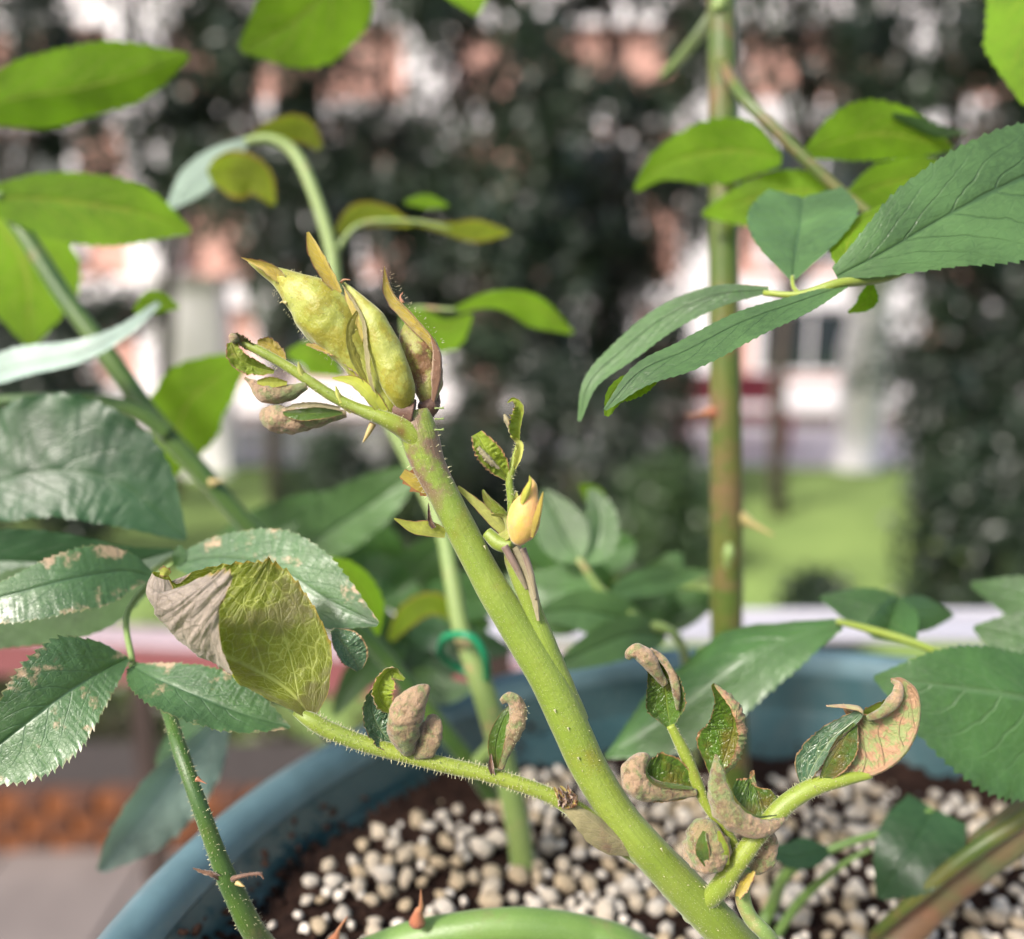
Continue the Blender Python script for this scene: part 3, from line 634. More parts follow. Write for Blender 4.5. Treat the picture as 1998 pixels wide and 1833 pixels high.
tube('hook', [(560, 592, .148, 4), (551, 589, .148, 2), (547, 592, .148, 1)], THORNY, bA, 8, 10)
hairs('bud_hair', [(540, 545, .15, 24), (590, 578, .150, 47), (640, 618, .150, 65), (690, 680, .150, 52)], HAIRM, bA, 260, 4.5, .7)
# body B: the folded stipule in front
bB = blob('swollen_stipule', [(672, 552, .1490, 2), (703, 590, .1482, 14), (731, 636, .148, 28), (757, 698, .148, 33), (778, 752, .148, 31), (789, 786, .149, 20), (792, 802, .150, 8)], BUDM, main, 48, 70, .9, .08, 280, label='smooth pouch-like stipule right of the large bud')
leaf('fold', [(700, 602, .1470), (682, 640, .1462), (688, 690, .1464), (712, 740, .1472), (735, 785, .1485)], ([2, 12, 16, 12, 2], [2, 8, 10, 8, 2]), OLV, bB, phi=(-10, 10), curl=(-30, 40), nt=10, saw=.02, quilt=0, crinkle=.12)
leaf('margin_fold', [(668, 556, .1475), (706, 620, .1462), (714, 680, .1460), (722, 740, .1462), (740, 790, .148)], ([1, 5, 8, 8, 1], [1, 3, 4, 4, 1]), TAN, bB, phi=(20, -20), curl=(60, 0), nt=10, saw=.1, quilt=0, crinkle=.3)
# bud C
bC = blob('flower_bud', [(796, 628, .153, 6), (803, 655, .153, 26), (818, 690, .153, 38), (832, 735, .153, 32), (834, 765, .152, 24), (836, 790, .152, 14)], BUDP, main, 44, 60, .9, .14, 330, label='narrower purple-brown bud at the right')
leaf('sepal', [(858, 720, .151), (848, 672, .151), (805, 620, .151), (765, 575, .151), (750, 520, .151)], ([6, 18, 24, 20, 1], [6, 12, 14, 12, 1]), SEP, bC, phi=(10, 25), curl=(50, 110), nt=7, saw=.06, quilt=0, crinkle=.08)
leaf('sepal', [(846, 790, .1505), (858, 740, .150), (858, 690, .150), (842, 655, .151)], ([4, 18, 16, 3], [2, 6, 6, 2]), BRN, bC, phi=(0, -30), curl=(-40, -60), nt=6, saw=.05, quilt=0, crinkle=.15)
tube('hook', [(786, 592, .151, 4), (781, 580, .151, 2), (786, 571, .151, 1)], THORN, bC, 8, 10)
hairs('bud_hair', [(750, 525, .151, 6), (790, 600, .151, 14), (850, 670, .151, 14), (858, 740, .151, 8)], HAIRM, bC, 160, 5, .7)
# small bracts under the buds
leaf('bract', [(692, 702, .149), (660, 688, .148), (630, 680, .148), (597, 672, .148)], ([8, 12, 10, 2], [8, 12, 10, 2]), SEP, main, phi=(10, -20), curl=(60, -40), nt=8, saw=.15, quilt=0, crinkle=.25)
leaf('bract', [(722, 752, .149), (705, 728, .148), (682, 712, .148), (655, 700, .148)], ([8, 12, 9, 1], [10, 13, 9, 1]), BRN, main, phi=(10, -10), curl=(60, -40), nt=6, saw=.1, quilt=0, crinkle=.35)
leaf('bract', [(748, 806, .148), (722, 772, .147), (690, 745, .147), (648, 738, .147)], ([10, 16, 13, 2], [12, 15, 11, 2]), SEG, main, phi=(20, 0), curl=(40, 20), nt=6, saw=.05, quilt=0, crinkle=.12)
# young leaf 1: upper left rachis
yl = tube('leaf_stalk', [(826, 872, .1500, 20), (800, 845, .1492, 21), (752, 818, .148, 16), (690, 795, .148, 12), (640, 768, .148, 11), (560, 715, .148, 10), (500, 682, .148, 9), (466, 668, .148, 6)], ST_PET, main, 18, 60, rough=.08, label='stalk of the topmost small leaf')
hairs('stalk_hair', [(800, 838, .149, 20), (752, 818, .148, 15), (640, 768, .148, 11), (500, 682, .148, 9)], HAIRM, yl, 260, 6, .8)
leaf('leaflet', [(535, 725, .1485), (500, 716, .148), (468, 700, .147), (451, 668, .147)], ([6, 22, 26, 10], [4, 16, 20, 12]), SPR, yl, phi=(10, 10), curl=(50, 60), nt=9, quilt=.1, crinkle=.22)
leaf('leaflet', [(500, 688, .1482), (480, 672, .1478), (462, 660, .147), (450, 655, .147)], ([4, 12, 14, 6], [6, 18, 18, 6]), CUR, yl, phi=(10, 10), curl=(60, 90), flip=True, nt=9, quilt=0, crinkle=.3)
blob('tip_fuzz', [(462, 668, .1468, 6), (456, 660, .1464, 9), (450, 655, .1466, 5)], TANB, yl, 12, 14, rough=.3, nf=900)
leaf('leaflet', [(552, 716, .1488), (545, 695, .149), (525, 676, .149), (502, 670, .149)], ([5, 18, 18, 6], [6, 20, 20, 8]), SEP, yl, phi=(0, 10), curl=(50, 70), nt=9, quilt=0, crinkle=.2)
blob('leaflet', [(598, 752, .1478, 7), (570, 764, .1474, 15), (540, 770, .1470, 19), (514, 766, .1468, 18), (498, 752, .1468, 11), (484, 742, .1468, 4), (477, 737, .1468, 3)], TANB, yl, 40, 70, .9, .15, 520)
leaf('leaflet', [(560, 748, .1462), (530, 746, .1458), (502, 746, .1460)], ([4, 11, 4], [4, 12, 4]), SEG, yl, phi=(0, 10), curl=(20, 40), nt=8, quilt=0, crinkle=.2)
blob('leaflet', [(676, 808, .148, 7), (640, 812, .1475, 15), (600, 818, .1470, 22), (565, 820, .1468, 26), (538, 816, .1468, 27), (520, 808, .1470, 20), (513, 802, .1472, 8)], TANB, yl, 40, 70, .9, .15, 520)
leaf('leaflet', [(668, 806, .1462), (620, 806, .1448), (580, 808, .1444), (552, 806, .1448)], ([3, 12, 14, 4], [3, 12, 12, 3]), CUR, yl, phi=(0, 10), curl=(30, 40), nt=10, quilt=0, crinkle=.12)
leaf('leaflet', [(664, 797, .1462), (620, 791, .145), (580, 792, .1448), (556, 798, .145)], ([3, 5, 5, 2], [3, 6, 6, 2]), TAN, yl, phi=(0, 10), curl=(20, 40), flip=True, nt=10, quilt=0, crinkle=.2)
for a_, b_, c_ in (((606, 752), (588, 730), (582, 706)), ((686, 806), (664, 782), (655, 754))):
    leaf('leaflet', [(*a_, .1478), (*b_, .147), (*c_, .147)], ([6, 15, 2], [6, 15, 2]), SEG, yl, phi=(-20, -20), curl=(-70, -70), flip=True, nt=6, quilt=0, crinkle=.1)
tube('thorn', [(728, 826, .149, 7), (718, 846, .149, 5), (708, 864, .149, 1)], THORNY, main, 10, 14)
# stipules lower on the cane, and the side sprout on its right
leaf('bract', [(868, 1046, .1500), (835, 1040, .149), (805, 1034, .149), (769, 1012, .149)], ([4, 7, 6, 1], [14, 24, 16, 1]), SEG, main, phi=(0, -15), curl=(30, 30), nt=5, saw=.04, quilt=0, crinkle=.08)
leaf('bract', [(848, 1030, .149), (840, 1015, .149), (836, 982, .149)], ([8, 7, 1], [8, 7, 1]), BRN, main, phi=(0, 20), curl=(80, 90), nt=4, saw=.1, quilt=0, crinkle=.3)
leaf('bract', [(850, 965, .152), (820, 945, .151), (786, 922, .151)], ([10, 16, 12], [10, 14, 8]), SEP, main, phi=(0, 0), curl=(30, 40), nt=4, saw=.4, quilt=0, crinkle=.1)
leaf('bract', [(893, 950, .153), (930, 985, .153), (972, 1025, .152), (1010, 1062, .152)], ([4, 12, 16, 8], [4, 8, 12, 8]), SEG, main, phi=(-10, 0), curl=(-30, 40), flip=True, nt=6, saw=.05, quilt=0, crinkle=.1)
leaf('bract', [(965, 1050, .1505), (990, 1040, .149), (985, 1010, .149), (958, 1005, .149)], ([5, 14, 14, 3], [5, 14, 14, 3]), SEG, main, phi=(-10, 0), curl=(-50, 60), flip=True, nt=6, saw=.05, quilt=0, crinkle=.1)
ax = tube('side_shoot', [(1125, 1410, .152, 26), (1088, 1330, .1515, 28), (1064, 1262, .1512, 24), (1042, 1200, .151, 20), (1026, 1150, .151, 21), (1008, 1100, .151, 22), (998, 1065, .151, 17)], ST_MAIN, main, 24, 40, label='short side shoot in the leaf axil')
leaf('sheath', [(1052, 1212, .1485), (1046, 1160, .1475), (1030, 1110, .1472), (1008, 1066, .148)], ([5, 14, 16, 12], [5, 13, 14, 12]), TAN, main, phi=(-10, -40), curl=(-30, -60), flip=True, nt=4, saw=.02, quilt=0, crinkle=.05)
tube('sheath', [(1028, 1150, .1478, 3), (1008, 1110, .1472, 7), (984, 1066, .1475, 8)], SHTH, main, 14, 30, rough=.15)
tube('sheath', [(1046, 1170, .1478, 3), (1036, 1120, .1470, 6), (1020, 1070, .1472, 6)], SHTH, main, 14, 30, rough=.15)
sp_ = tube('leaf_stalk', [(990, 1065, .1515, 10), (996, 1020, .151, 8), (998, 980, .151, 8), (994, 935, .151, 8), (1006, 895, .151, 8), (1014, 862, .151, 6)], ST_PET, main, 14, 50, rough=.08, label='upright stalk of the small sprout')
hairs('stalk_hair', [(996, 1020, .151, 8), (998, 980, .151, 8), (994, 935, .151, 8), (1006, 895, .151, 8), (1014, 862, .151, 6)], HAIRM, sp_, 170, 6, .8)
leaf('leaflet', [(993, 938, .151), (970, 905, .150), (950, 880, .149), (930, 846, .149)], ([5, 24, 28, 14], [5, 22, 26, 12]), SPR, sp_, phi=(10, 0), curl=(40, 40), nt=10, quilt=.1, crinkle=.22, thick=.00012)
leaf('leaflet', [(975, 915, .1488), (955, 895, .1482), (934, 872, .148)], ([3, 12, 8], [3, 10, 6]), TAN, sp_, phi=(0, -30), curl=(-60, -90), flip=True, nt=8, quilt=0, crinkle=.35)
leaf('leaflet', [(1004, 915, .1505), (1014, 890, .150), (1016, 866, .150), (996, 850, .150)], ([4, 14, 14, 3], [4, 9, 8, 3]), SEG, sp_, phi=(10, 10), curl=(70, 90), flip=True, nt=8, quilt=0, crinkle=.15, thick=.00012)
leaf('leaflet', [(1012, 862, .1505), (1012, 830, .150), (1018, 795, .150), (1002, 778, .150), (990, 786, .150)], ([10, 34, 30, 18, 3], [4, 8, 8, 6, 2]), SPR, sp_, phi=(10, 10), curl=(80, 90), nt=10, quilt=0, crinkle=.28, thick=.00012)
leaf('leaflet', [(992, 836, .149), (990, 822, .1485), (984, 808, .149)], ([3, 14, 5], [3, 12, 4]), TAN, sp_, phi=(-30, -30), curl=(-60, -60), flip=True, nt=8, quilt=0, crinkle=.3)
leaf('leaflet', [(994, 1010, .1505), (970, 992, .150), (952, 975, .150), (942, 956, .150)], ([4, 17, 14, 3], [4, 13, 12, 3]), SPR, sp_, phi=(10, 20), curl=(50, 60), nt=8, quilt=.1, crinkle=.12, thick=.0001)
leaf('leaflet', [(1000, 990, .1505), (1008, 975, .150), (1008, 960, .150)], ([3, 8, 2], [4, 9, 2]), SEG, sp_, phi=(10, 20), curl=(50, 60), flip=True, nt=5, quilt=0, crinkle=.1)
by = blob('yellow_bud', [(1018, 1062, .1445, 6), (1016, 1052, .1442, 21), (1020, 1025, .144, 32), (1026, 994, .144, 30), (1034, 968, .144, 17), (1038, 948, .144, 10), (1034, 932, .144, 2)], BUDY, main, 28, 40, .85, .04, 110, label='plump orange-yellow bud of the side sprout')
leaf('sepal', [(1040, 1050, .142), (1052, 1010, .1415), (1058, 975, .142), (1060, 960, .142)], ([6, 14, 10, 1], [2, 6, 6, 1]), SEP, by, phi=(-10, -40), curl=(-30, -50), nt=5, quilt=0, saw=.05)
leaf('sepal', [(1020, 985, .142), (1030, 960, .1418), (1036, 940, .142), (1033, 928, .142)], ([6, 12, 8, 1], [6, 12, 8, 1]), SEG, by, phi=(-10, -40), curl=(-30, -50), nt=5, quilt=0, saw=.05)
tube('knob', [(950, 1040, .151, 12), (975, 1062, .150, 15), (1000, 1066, .149, 12)], ST_PET, main, 18, 18, rough=.1)

# young leaf 2: the long hairy stalk to the big curled leaf
p2 = [(1245, 1668, .1525, 20), (1185, 1628, .151, 20), (1130, 1585, .150, 18), (1062, 1548, .150, 15), (960, 1514, .150, 15), (880, 1496, .150, 15), (800, 1476, .150, 15), (700, 1448, .150, 16), (640, 1424, .150, 17), (604, 1404, .150, 15), (575, 1390, .1505, 7)]
y2 = tube('leaf_stalk', p2, ST_PET, main, 24, 110, rough=.05, nf=180, label='long hairy stalk that carries the big curled leaf')
hairs('stalk_hair', p2[2:-1], HAIRM, y2, 1100, 7, .75)
leaf('stipule', [(1260, 1668, .1500), (1195, 1632, .1480), (1140, 1590, .1475), (1085, 1560, .149)], ([4, 38, 34, 4], [10, 22, 16, 5]), TAN, main, phi=(-10, -20), curl=(-30, -40), nt=8, saw=.03, quilt=0, crinkle=.05, label='papery tan-green wing at the stalk base')
for q in range(7): leaf('withered_tuft', [(1112 + rng.normal() * 9, 1574, .148), (1108 + rng.normal() * 10, 1556, .1475), (1100 + rng.normal() * 14, 1536 + rng.normal() * 6, .1475)], ([6, 12, 2], [6, 12, 2]), SEP if q % 3 else BRN, main, phi=(20, 20), curl=(90, 40), nt=4, saw=.2, quilt=0, crinkle=.5)
leaf('leaflet', [(606, 1404, .1500), (585, 1372, .1500), (545, 1336, .1502), (480, 1300, .1505), (400, 1262, .1505), (332, 1202, .150), (294, 1148, .1490), (300, 1116, .1485)],
     ([4, 36, 62, 84, 130, 205, 250, 236, 170, 50], [14, 92, 146, 180, 204, 206, 186, 148, 92, 24]), BIGC, y2, phi=(0, -10), curl=(178, 26), curlu=[.35, .4, .5, .85, 1, 1, 1], cpow=.42, nt=20, saw=.05, quilt=.03, crinkle=.03, cols=10, label='big cupped olive-yellow leaflet with a folded grey-pink back')
leaf('leaflet', [(330, 1122, .146), (322, 1116, .1455), (312, 1118, .1458)], ([3, 9, 4], [3, 9, 4]), SEG, y2, phi=(10, 10), curl=(10, 20), nt=5, saw=.3, quilt=0)
# pair of curled leaflets
leaf('leaflet', [(795, 1464, .151), (755, 1440, .1505), (730, 1400, .150), (728, 1360, .150), (745, 1330, .150)], ([5, 30, 34, 26, 8], [5, 48, 60, 44, 8]), CUB, y2, phi=(5, 0), curl=(60, 25), nt=14, quilt=.10, crinkle=.14, label='blue-green crinkled leaflet of the curled pair')
leaf('leaflet', [(765, 1392, .149), (742, 1362, .1485), (742, 1330, .1485), (765, 1308, .149), (790, 1325, .149)], ([6, 26, 26, 18, 6], [6, 34, 40, 26, 6]), SPR, y2, phi=(20, 20), curl=(60, 60), nt=10, quilt=.1, crinkle=.2)
blob('leaflet', [(798, 1470, .1485, 12), (792, 1448, .1478, 24), (788, 1415, .1468, 33), (798, 1382, .1462, 33), (816, 1358, .1464, 23), (832, 1344, .1468, 11), (838, 1340, .147, 4)], TANB, y2, 40, 70, .85, .15, 520, label='tan crinkled leaflet back of the curled pair')
blob('leaflet', [(808, 1474, .149, 10), (830, 1458, .1488, 22), (840, 1432, .1486, 25), (843, 1408, .149, 18), (840, 1395, .1495, 6)], TANB, y2, 40, 70, .6, .15, 520)
# single folded leaflet
leaf('leaflet', [(968, 1500, .1490), (968, 1455, .1485), (980, 1410, .1482), (996, 1382, .1485), (1004, 1370, .149)], ([4, 15, 18, 12, 3], [2, 14, 16, 12, 2]), CUR, y2, phi=(0, 0), curl=(30, 40), nt=14, quilt=.05, crinkle=.06)
blob('leaflet', [(976, 1500, .1495, 7), (988, 1460, .149, 13), (1002, 1425, .1488, 19), (1010, 1395, .1486, 19), (1006, 1372, .1482, 16), (992, 1363, .148, 12), (978, 1370, .148, 6)], TANB, y2, 40, 70, .8, .15, 520, label='small hooked leaflet standing up from the stalk')
hairs('leaflet_hair', [(988, 1460, .149, 13), (1010, 1395, .1486, 20), (1006, 1372, .1482, 16), (978, 1370, .148, 6)], HAIRM, y2, 130, 5, .7)
leaf('stipule', [(962, 1512, .149), (958, 1490, .1485), (958, 1470, .1485)], ([5, 7, 1], [5, 7, 1]), BRN, y2, phi=(0, 20), curl=(60, 60), nt=4, saw=.1, quilt=0, crinkle=.3)

# young leaf 3: right side stalk A
pA = [(1340, 1790, .1545, 12), (1378, 1758, .1520, 18), (1408, 1728, .150, 20), (1436, 1686, .1485, 19), (1480, 1628, .148, 18), (1535, 1568, .148, 18), (1590, 1535, .148, 17), (1650, 1520, .148, 13), (1700, 1512, .148, 8)]
y3 = tube('leaf_stalk', pA, ST_PET, main, 24, 80, rough=.05, nf=180, label='hairy stalk reaching right to the brown folded leaflet')
hairs('stalk_hair', pA[1:-1], HAIRM, y3, 560, 6, .75)
leaf('leaflet', [(1650, 1522, .148), (1712, 1508, .147), (1762, 1472, .1465), (1790, 1415, .147), (1790, 1355, .1475), (1762, 1326, .148), (1738, 1325, .1485)], ([20, 120, 140, 98, 44, 22, 6], [4, 10, 12, 12, 10, 6, 2]), CUR, y3,
     phi=(-4, -40), curl=(26, -60), flip=True, nt=18, saw=.05, quilt=.03, crinkle=.09, label='large tan folded leaflet with an orange edge')
leaf('leaflet', [(1650, 1520, .149), (1665, 1465, .150), (1690, 1415, .1505), (1735, 1380, .150), (1756, 1342, .149)], ([8, 32, 40, 28, 8], [6, 26, 30, 20, 4]), SPR, y3, phi=(20, 0), curl=(60, 10), nt=14, quilt=.05, crinkle=.12)
blob('rolled_edge', [(1692, 1402, .1475, 5), (1725, 1388, .147, 11), (1748, 1362, .147, 12), (1752, 1338, .1475, 8), (1740, 1328, .148, 4)], TANB, y3, 40, 70, 1, .15, 520)
leaf('leaflet', [(1568, 1540, .149), (1590, 1490, .1495), (1625, 1440, .149), (1672, 1402, .1485), (1680, 1382, .148), (1650, 1376, .148), (1612, 1378, .148)], ([7, 40, 38, 26, 17, 11, 2], [7, 31, 35, 26, 17, 11, 2]), CUB, y3,
     phi=(0, 25), curl=(50, 90), nt=16, quilt=.06, crinkle=.10, thick=.00018, label='narrow leaflet with a hooked yellow tip')
leaf('leaflet', [(1600, 1525, .1475), (1625, 1480, .147), (1650, 1440, .1472), (1668, 1412, .148)], ([4, 14, 17, 5], [9, 31, 31, 7]), CUR, y3, phi=(10, -10), curl=(60, -10), nt=12, quilt=0, crinkle=.06, thick=.00015)
# young leaf 4: stalk B with six cupped leaflets
pB = [(1450, 1680, .150, 12), (1418, 1625, .150, 11), (1380, 1572, .150, 11), (1362, 1535, .150, 12), (1338, 1475, .150, 12), (1308, 1415, .150, 9)]
y4 = tube('leaf_stalk', pB, ST_PET, main, 18, 60, rough=.05, nf=180, label='forked stalk with a cluster of cupped leaflets')
hairs('stalk_hair', pB, HAIRM, y4, 240, 5, .7)
leaf('leaflet', [(1308, 1420, .150), (1302, 1380, .1505), (1296, 1340, .1505), (1282, 1302, .150), (1262, 1276, .149)], ([8, 50, 46, 30, 8], [8, 46, 50, 40, 10]), CUR, y4, phi=(0, 0), curl=(70, 80), nt=16, quilt=.04, crinkle=.08, cols=10, label='topmost twisted leaflet of the cluster')
blob('rolled_tip', [(1298, 1335, .149, 7), (1278, 1308, .1485, 13), (1262, 1285, .148, 17), (1244, 1272, .148, 16), (1230, 1276, .148, 11), (1224, 1286, .148, 5)], TANB, y4, 40, 70, 1, .15, 520)
blob('rolled_edge', [(1322, 1385, .1485, 3), (1320, 1355, .148, 8), (1312, 1318, .1482, 8), (1290, 1284, .1485, 7), (1268, 1268, .1485, 5)], TANB, y4, 40, 70, 1, .15, 520)
leaf('leaflet', [(1395, 1525, .151), (1418, 1470, .152), (1432, 1415, .152), (1420, 1365, .151), (1392, 1334, .150)], ([9, 66, 59, 35, 6], [9, 64, 66, 61, 9]), CUR, y4, phi=(8, 0), curl=(34, 150), nt=18, quilt=.05, crinkle=.08, cols=10, thick=.00018, label='tall cupped leaflet with a curled grey edge')
leaf('leaflet', [(1362, 1545, .150), (1310, 1540, .149), (1260, 1535, .1485), (1228, 1515, .148), (1230, 1482, .148)], ([5, 24, 31, 24, 6], [7, 59, 73, 52, 12]), CUR, y4, phi=(0, 6), curl=(60, 40), nt=14, quilt=.04, crinkle=.08, thick=.00018)
blob('leaflet', [(1358, 1546, .1490, 7), (1320, 1548, .1482, 12), (1280, 1544, .1474, 20), (1248, 1530, .147, 28), (1238, 1505, .147, 27), (1252, 1483, .1475, 16), (1266, 1476, .148, 5)], TANB, y4, 40, 70, .9, .15, 520, label='leaflet with a round tan tip, touching the main cane')
blob('leaflet', [(1397, 1472, .1462, 2), (1400, 1496, .1456, 12), (1402, 1532, .1450, 21), (1414, 1575, .1450, 27), (1446, 1605, .1452, 25), (1488, 1616, .1458, 18), (1520, 1604, .1466, 9), (1532, 1590, .147, 3)], TANB, y4, 40, 70, .85, .15, 520, label='tan boat-shaped leaflet in front of the cluster')
leaf('leaflet', [(1418, 1585, .1475), (1455, 1600, .148), (1500, 1598, .1482), (1530, 1575, .1485)], ([66, 84, 92, 84, 40], [8, 14, 14, 12, 6]), CUR, y4, phi=(-15, 20), curl=(24, 90), nt=16, quilt=.05, crinkle=.06, label='bowl-shaped leaflet with an orange rim')
leaf('leaf_edge', [(1404, 1484, .1452), (1418, 1530, .1442), (1438, 1570, .1440), (1474, 1594, .1446), (1515, 1592, .1458)], ([3, 4, 5, 4, 2], [3, 9, 10, 8, 2]), CUR, y4, phi=(0, -20), curl=(0, -50), nt=14, quilt=0, crinkle=.3)
leaf('leaf_edge', [(1352, 1538, .1482), (1316, 1534, .1470), (1278, 1528, .1458), (1262, 1506, .1455), (1270, 1482, .146)], ([3, 5, 5, 4, 2], [3, 8, 8, 6, 2]), CUR, y4, phi=(0, -20), curl=(0, -50), nt=14, quilt=0, crinkle=.3)
blob('leaflet', [(1392, 1604, .1488, 10), (1384, 1620, .1482, 36), (1380, 1650, .148, 47), (1384, 1678, .1482, 40), (1392, 1697, .149, 12)], TANB, y4, 40, 70, .8, .15, 520, label='ball-shaped curled leaflet under the cluster')
leaf('leaflet', [(1378, 1690, .1452), (1370, 1655, .1443), (1374, 1622, .1452)], ([4, 14, 3], [4, 13, 3]), CUR, y4, phi=(0, 0), curl=(20, 20), nt=10, quilt=0, crinkle=.1)
leaf('leaflet', [(1420, 1688, .1456), (1412, 1655, .1450), (1402, 1622, .1455)], ([4, 10, 3], [4, 10, 3]), SPR, y4, phi=(0, -10), curl=(20, -20), nt=10, quilt=0, crinkle=.1)
blob('leaflet', [(1470, 1700, .1515, 10), (1486, 1682, .151, 22), (1496, 1655, .151, 22), (1500, 1630, .151, 14), (1500, 1620, .1515, 4)], TANB, y4, 40, 70, .7, .15, 520)
leaf('withered_tuft', [(1440, 1750, .149), (1455, 1725, .148), (1472, 1700, .148)], ([7, 14, 4], [7, 12, 4]), SEP, main, phi=(10, 20), curl=(60, 40), nt=5, saw=.2, quilt=0, crinkle=.3)
tube('leaf_stalk', [(1466, 1698, .1515, 9), (1448, 1742, .1515, 15), (1464, 1790, .151, 15), (1502, 1833, .151, 16), (1560, 1930, .16, 17)], ST_PALE, main, 18, 40, rough=.06, label='green stalk with a yellow withered end at the bottom edge')
for px_, py_ in ((1082, 1385), (1128, 1478), (1108, 1420), (1290, 1655), (945, 1065)): 
    thorn('lenticel', (px_, py_, .1475), (px_ + 3, py_ + 8, .1474), 2.6, HAIRM, main)

# ------------------------------------------------------------------ 2. upright cane on the right, with its high leaves
up = thing('rose_cane', tuple(P(1436, 1560, ds(1560))), 'straight upright brown-green rose cane with big thorns, right of centre', 'rose cane')
tube('stem', [(1436, 1600, ds(1590), 31), (1425, 1400, .270, 32), (1418, 1230, .262, 31), (1418, 1000, .256, 31), (1415, 750, .25, 30), (1412, 500, .246, 29), (1412, 250, .242, 29), (1408, 0, .238, 28), (1402, -240, .236, 26)], ST_CANE, up, 28, 110, rough=.04, nf=60)
thorn('thorn', (1392, 806, .25, 16), (1338, 812, .245), 16, THORN, up)
thorn('thorn', (1440, 1008, .255), (1512, 1046, .252), 17, THORNY, up)
blob('leaf_bud', [(1418, 1110, .2475, 4), (1422, 1080, .2465, 11), (1422, 1060, .247, 5)], ST_PALE, up, 14, 14)
tube('side_twig', [(1404, 10, .234, 14), (1370, 60, .27, 12), (1330, 110, .29, 10), (1290, 150, .30, 5)], ST_PALE, up, 14, 30)
us = tube('leaf_stalk', [(1404, 120, .238, 12), (1450, 190, .226, 12), (1500, 240, .222, 12), (1560, 300, .220, 12), (1630, 366, .218, 11), (1700, 420, .215, 9)], ST_CANE, up, 16, 50, label='brownish stalk behind the upright cane')
leaf('leaflet', [(1525, 312, .222), (1450, 295, .232), (1370, 300, .240), (1290, 325, .244), (1240, 372, .246)], ([10, 48, 60, 34, 4], [10, 52, 58, 36, 6]), LMB, us, phi=(-10, 20), curl=(0, 0), flip=True, nt=14, wavy=.1, quilt=.02)
leaf('leaflet', [(1640, 375, .219), (1560, 372, .226), (1480, 385, .232), (1370, 418, .236)], ([12, 52, 52, 5], [12, 38, 34, 4]), LMB, us, phi=(0, 0), flip=True, nt=14, wavy=.08, quilt=.02)
leaf('leaflet', [(1572, 300, .219), (1650, 272, .222), (1740, 262, .226), (1860, 290, .230)], ([10, 60, 52, 4], [10, 42, 44, 4]), LMB, us, phi=(0, -10), flip=True, nt=14, wavy=.06, quilt=.02)
leaf('leaflet', [(1740, 225, .224), (1790, 250, .226), (1840, 265, .226), (1890, 260, .228)], ([6, 20, 16, 3], [6, 22, 20, 3]), LMG, us, phi=(20, -50), curl=(0, -30), nt=10)
leaf('leaflet', [(1652, 388, .217), (1720, 360, .222), (1790, 345, .226), (1870, 330, .230)], ([10, 38, 38, 4], [10, 70, 60, 4]), LMB, us, phi=(0, 0), flip=True, nt=14, wavy=.06, quilt=.02)
leaf('leaflet', [(1700, 420, .215), (1690, 480, .218), (1660, 540, .222)], ([10, 55, 5], [10, 50, 5]), LMB, us, phi=(0, 0), flip=True, nt=12)
ut = tube('side_twig', [(1402, -200, .238, 12), (1100, -210, .25, 10), (900, -170, .26, 9), (700, -120, .26, 9)], ST_GRN, up, 12, 40)
leaf('leaf', [(720, -110, .262), (650, -30, .260), (570, 45, .258), (470, 100, .256)], ([20, 92, 88, 4], [20, 80, 80, 10]), LMB, up, phi=(0, 10), flip=True, nt=16, quilt=.03)
leaf('leaf', [(900, -165, .262), (890, -90, .262), (905, -30, .262), (930, 30, .262)], ([20, 70, 74, 6], [20, 60, 56, 6]), LMB, up, phi=(0, 10), flip=True, nt=14)
rt_ = tube('side_twig', [(1402, -200, .236, 12), (1700, -260, .22, 10), (1990, -180, .21, 9)], ST_GRN, up, 12, 40)
leaf('leaf', [(2000, -170, .21), (2025, -60, .208), (2022, 60, .207), (2000, 205, .208)], ([20, 80, 84, 5], [20, 90, 90, 5]), LMB, up, phi=(0, 0), flip=True, nt=16, quilt=.03)

# ------------------------------------------------------------------ 3. woody cane off the right edge; sharp leaves reach in from it
wd = thing('rose_cane', tuple(P(1760, 1850, ds(1850))), 'old brown woody rose cane rising out at the lower right corner, with sharp-edged leaves', 'rose cane')
tube('stem', [(1640, 1960, ds(1950), 30), (1760, 1820, .21, 34), (1880, 1700, .205, 38), (2000, 1610, .20, 42), (2150, 1500, .20, 42), (2300, 1250, .20, 40), (2360, 900, .20, 38), (2380, 500, .20, 34)], ST_WOOD, wd, 24, 90, rough=.12, nf=90)
tube('side_shoot', [(1700, 1830, .208, 9), (1800, 1740, .2, 13), (1900, 1660, .196, 15), (1990, 1600, .195, 15), (2100, 1510, .195, 14)], ST_CANE, wd, 18, 50)
r1 = tube('leaf_stalk', [(2370, 560, .20, 14), (2200, 400, .19, 12), (2000, 420, .184, 9), (1850, 480, .176, 9), (1740, 538, .168, 9), (1640, 553, .163, 10), (1560, 575, .165, 7), (1490, 572, .168, 6)], ST_PET, wd, 16, 80, label='yellow-green stalk of the sharp right-hand leaf')
leaf('leaflet', [(1632, 540, .163), (1730, 490, .163), (1850, 420, .164), (1990, 350, .166), (2150, 300, .17), (2300, 270, .175)], ([18, 82, 104, 100, 76, 4], [6, 74, 142, 172, 130, 4]), LMG, r1, phi=(6, 14), curl=(-20, -14), nt=34, saw=.06, quilt=.02, label='large grey-green leaflet with a sharp toothed lower edge')
leaf('leaflet', [(1650, 556, .163), (1560, 588, .160), (1450, 628, .157), (1340, 684, .155), (1250, 725, .154), (1180, 800, .153)], ([8, 36, 50, 54, 44, 4], [6, 20, 30, 30, 22, 4]), LMG, r1, phi=(35, -45), curl=(20, 0), nt=30, saw=.07, quilt=.02, label='long drooping leaflet seen nearly edge-on, the nearer of two')
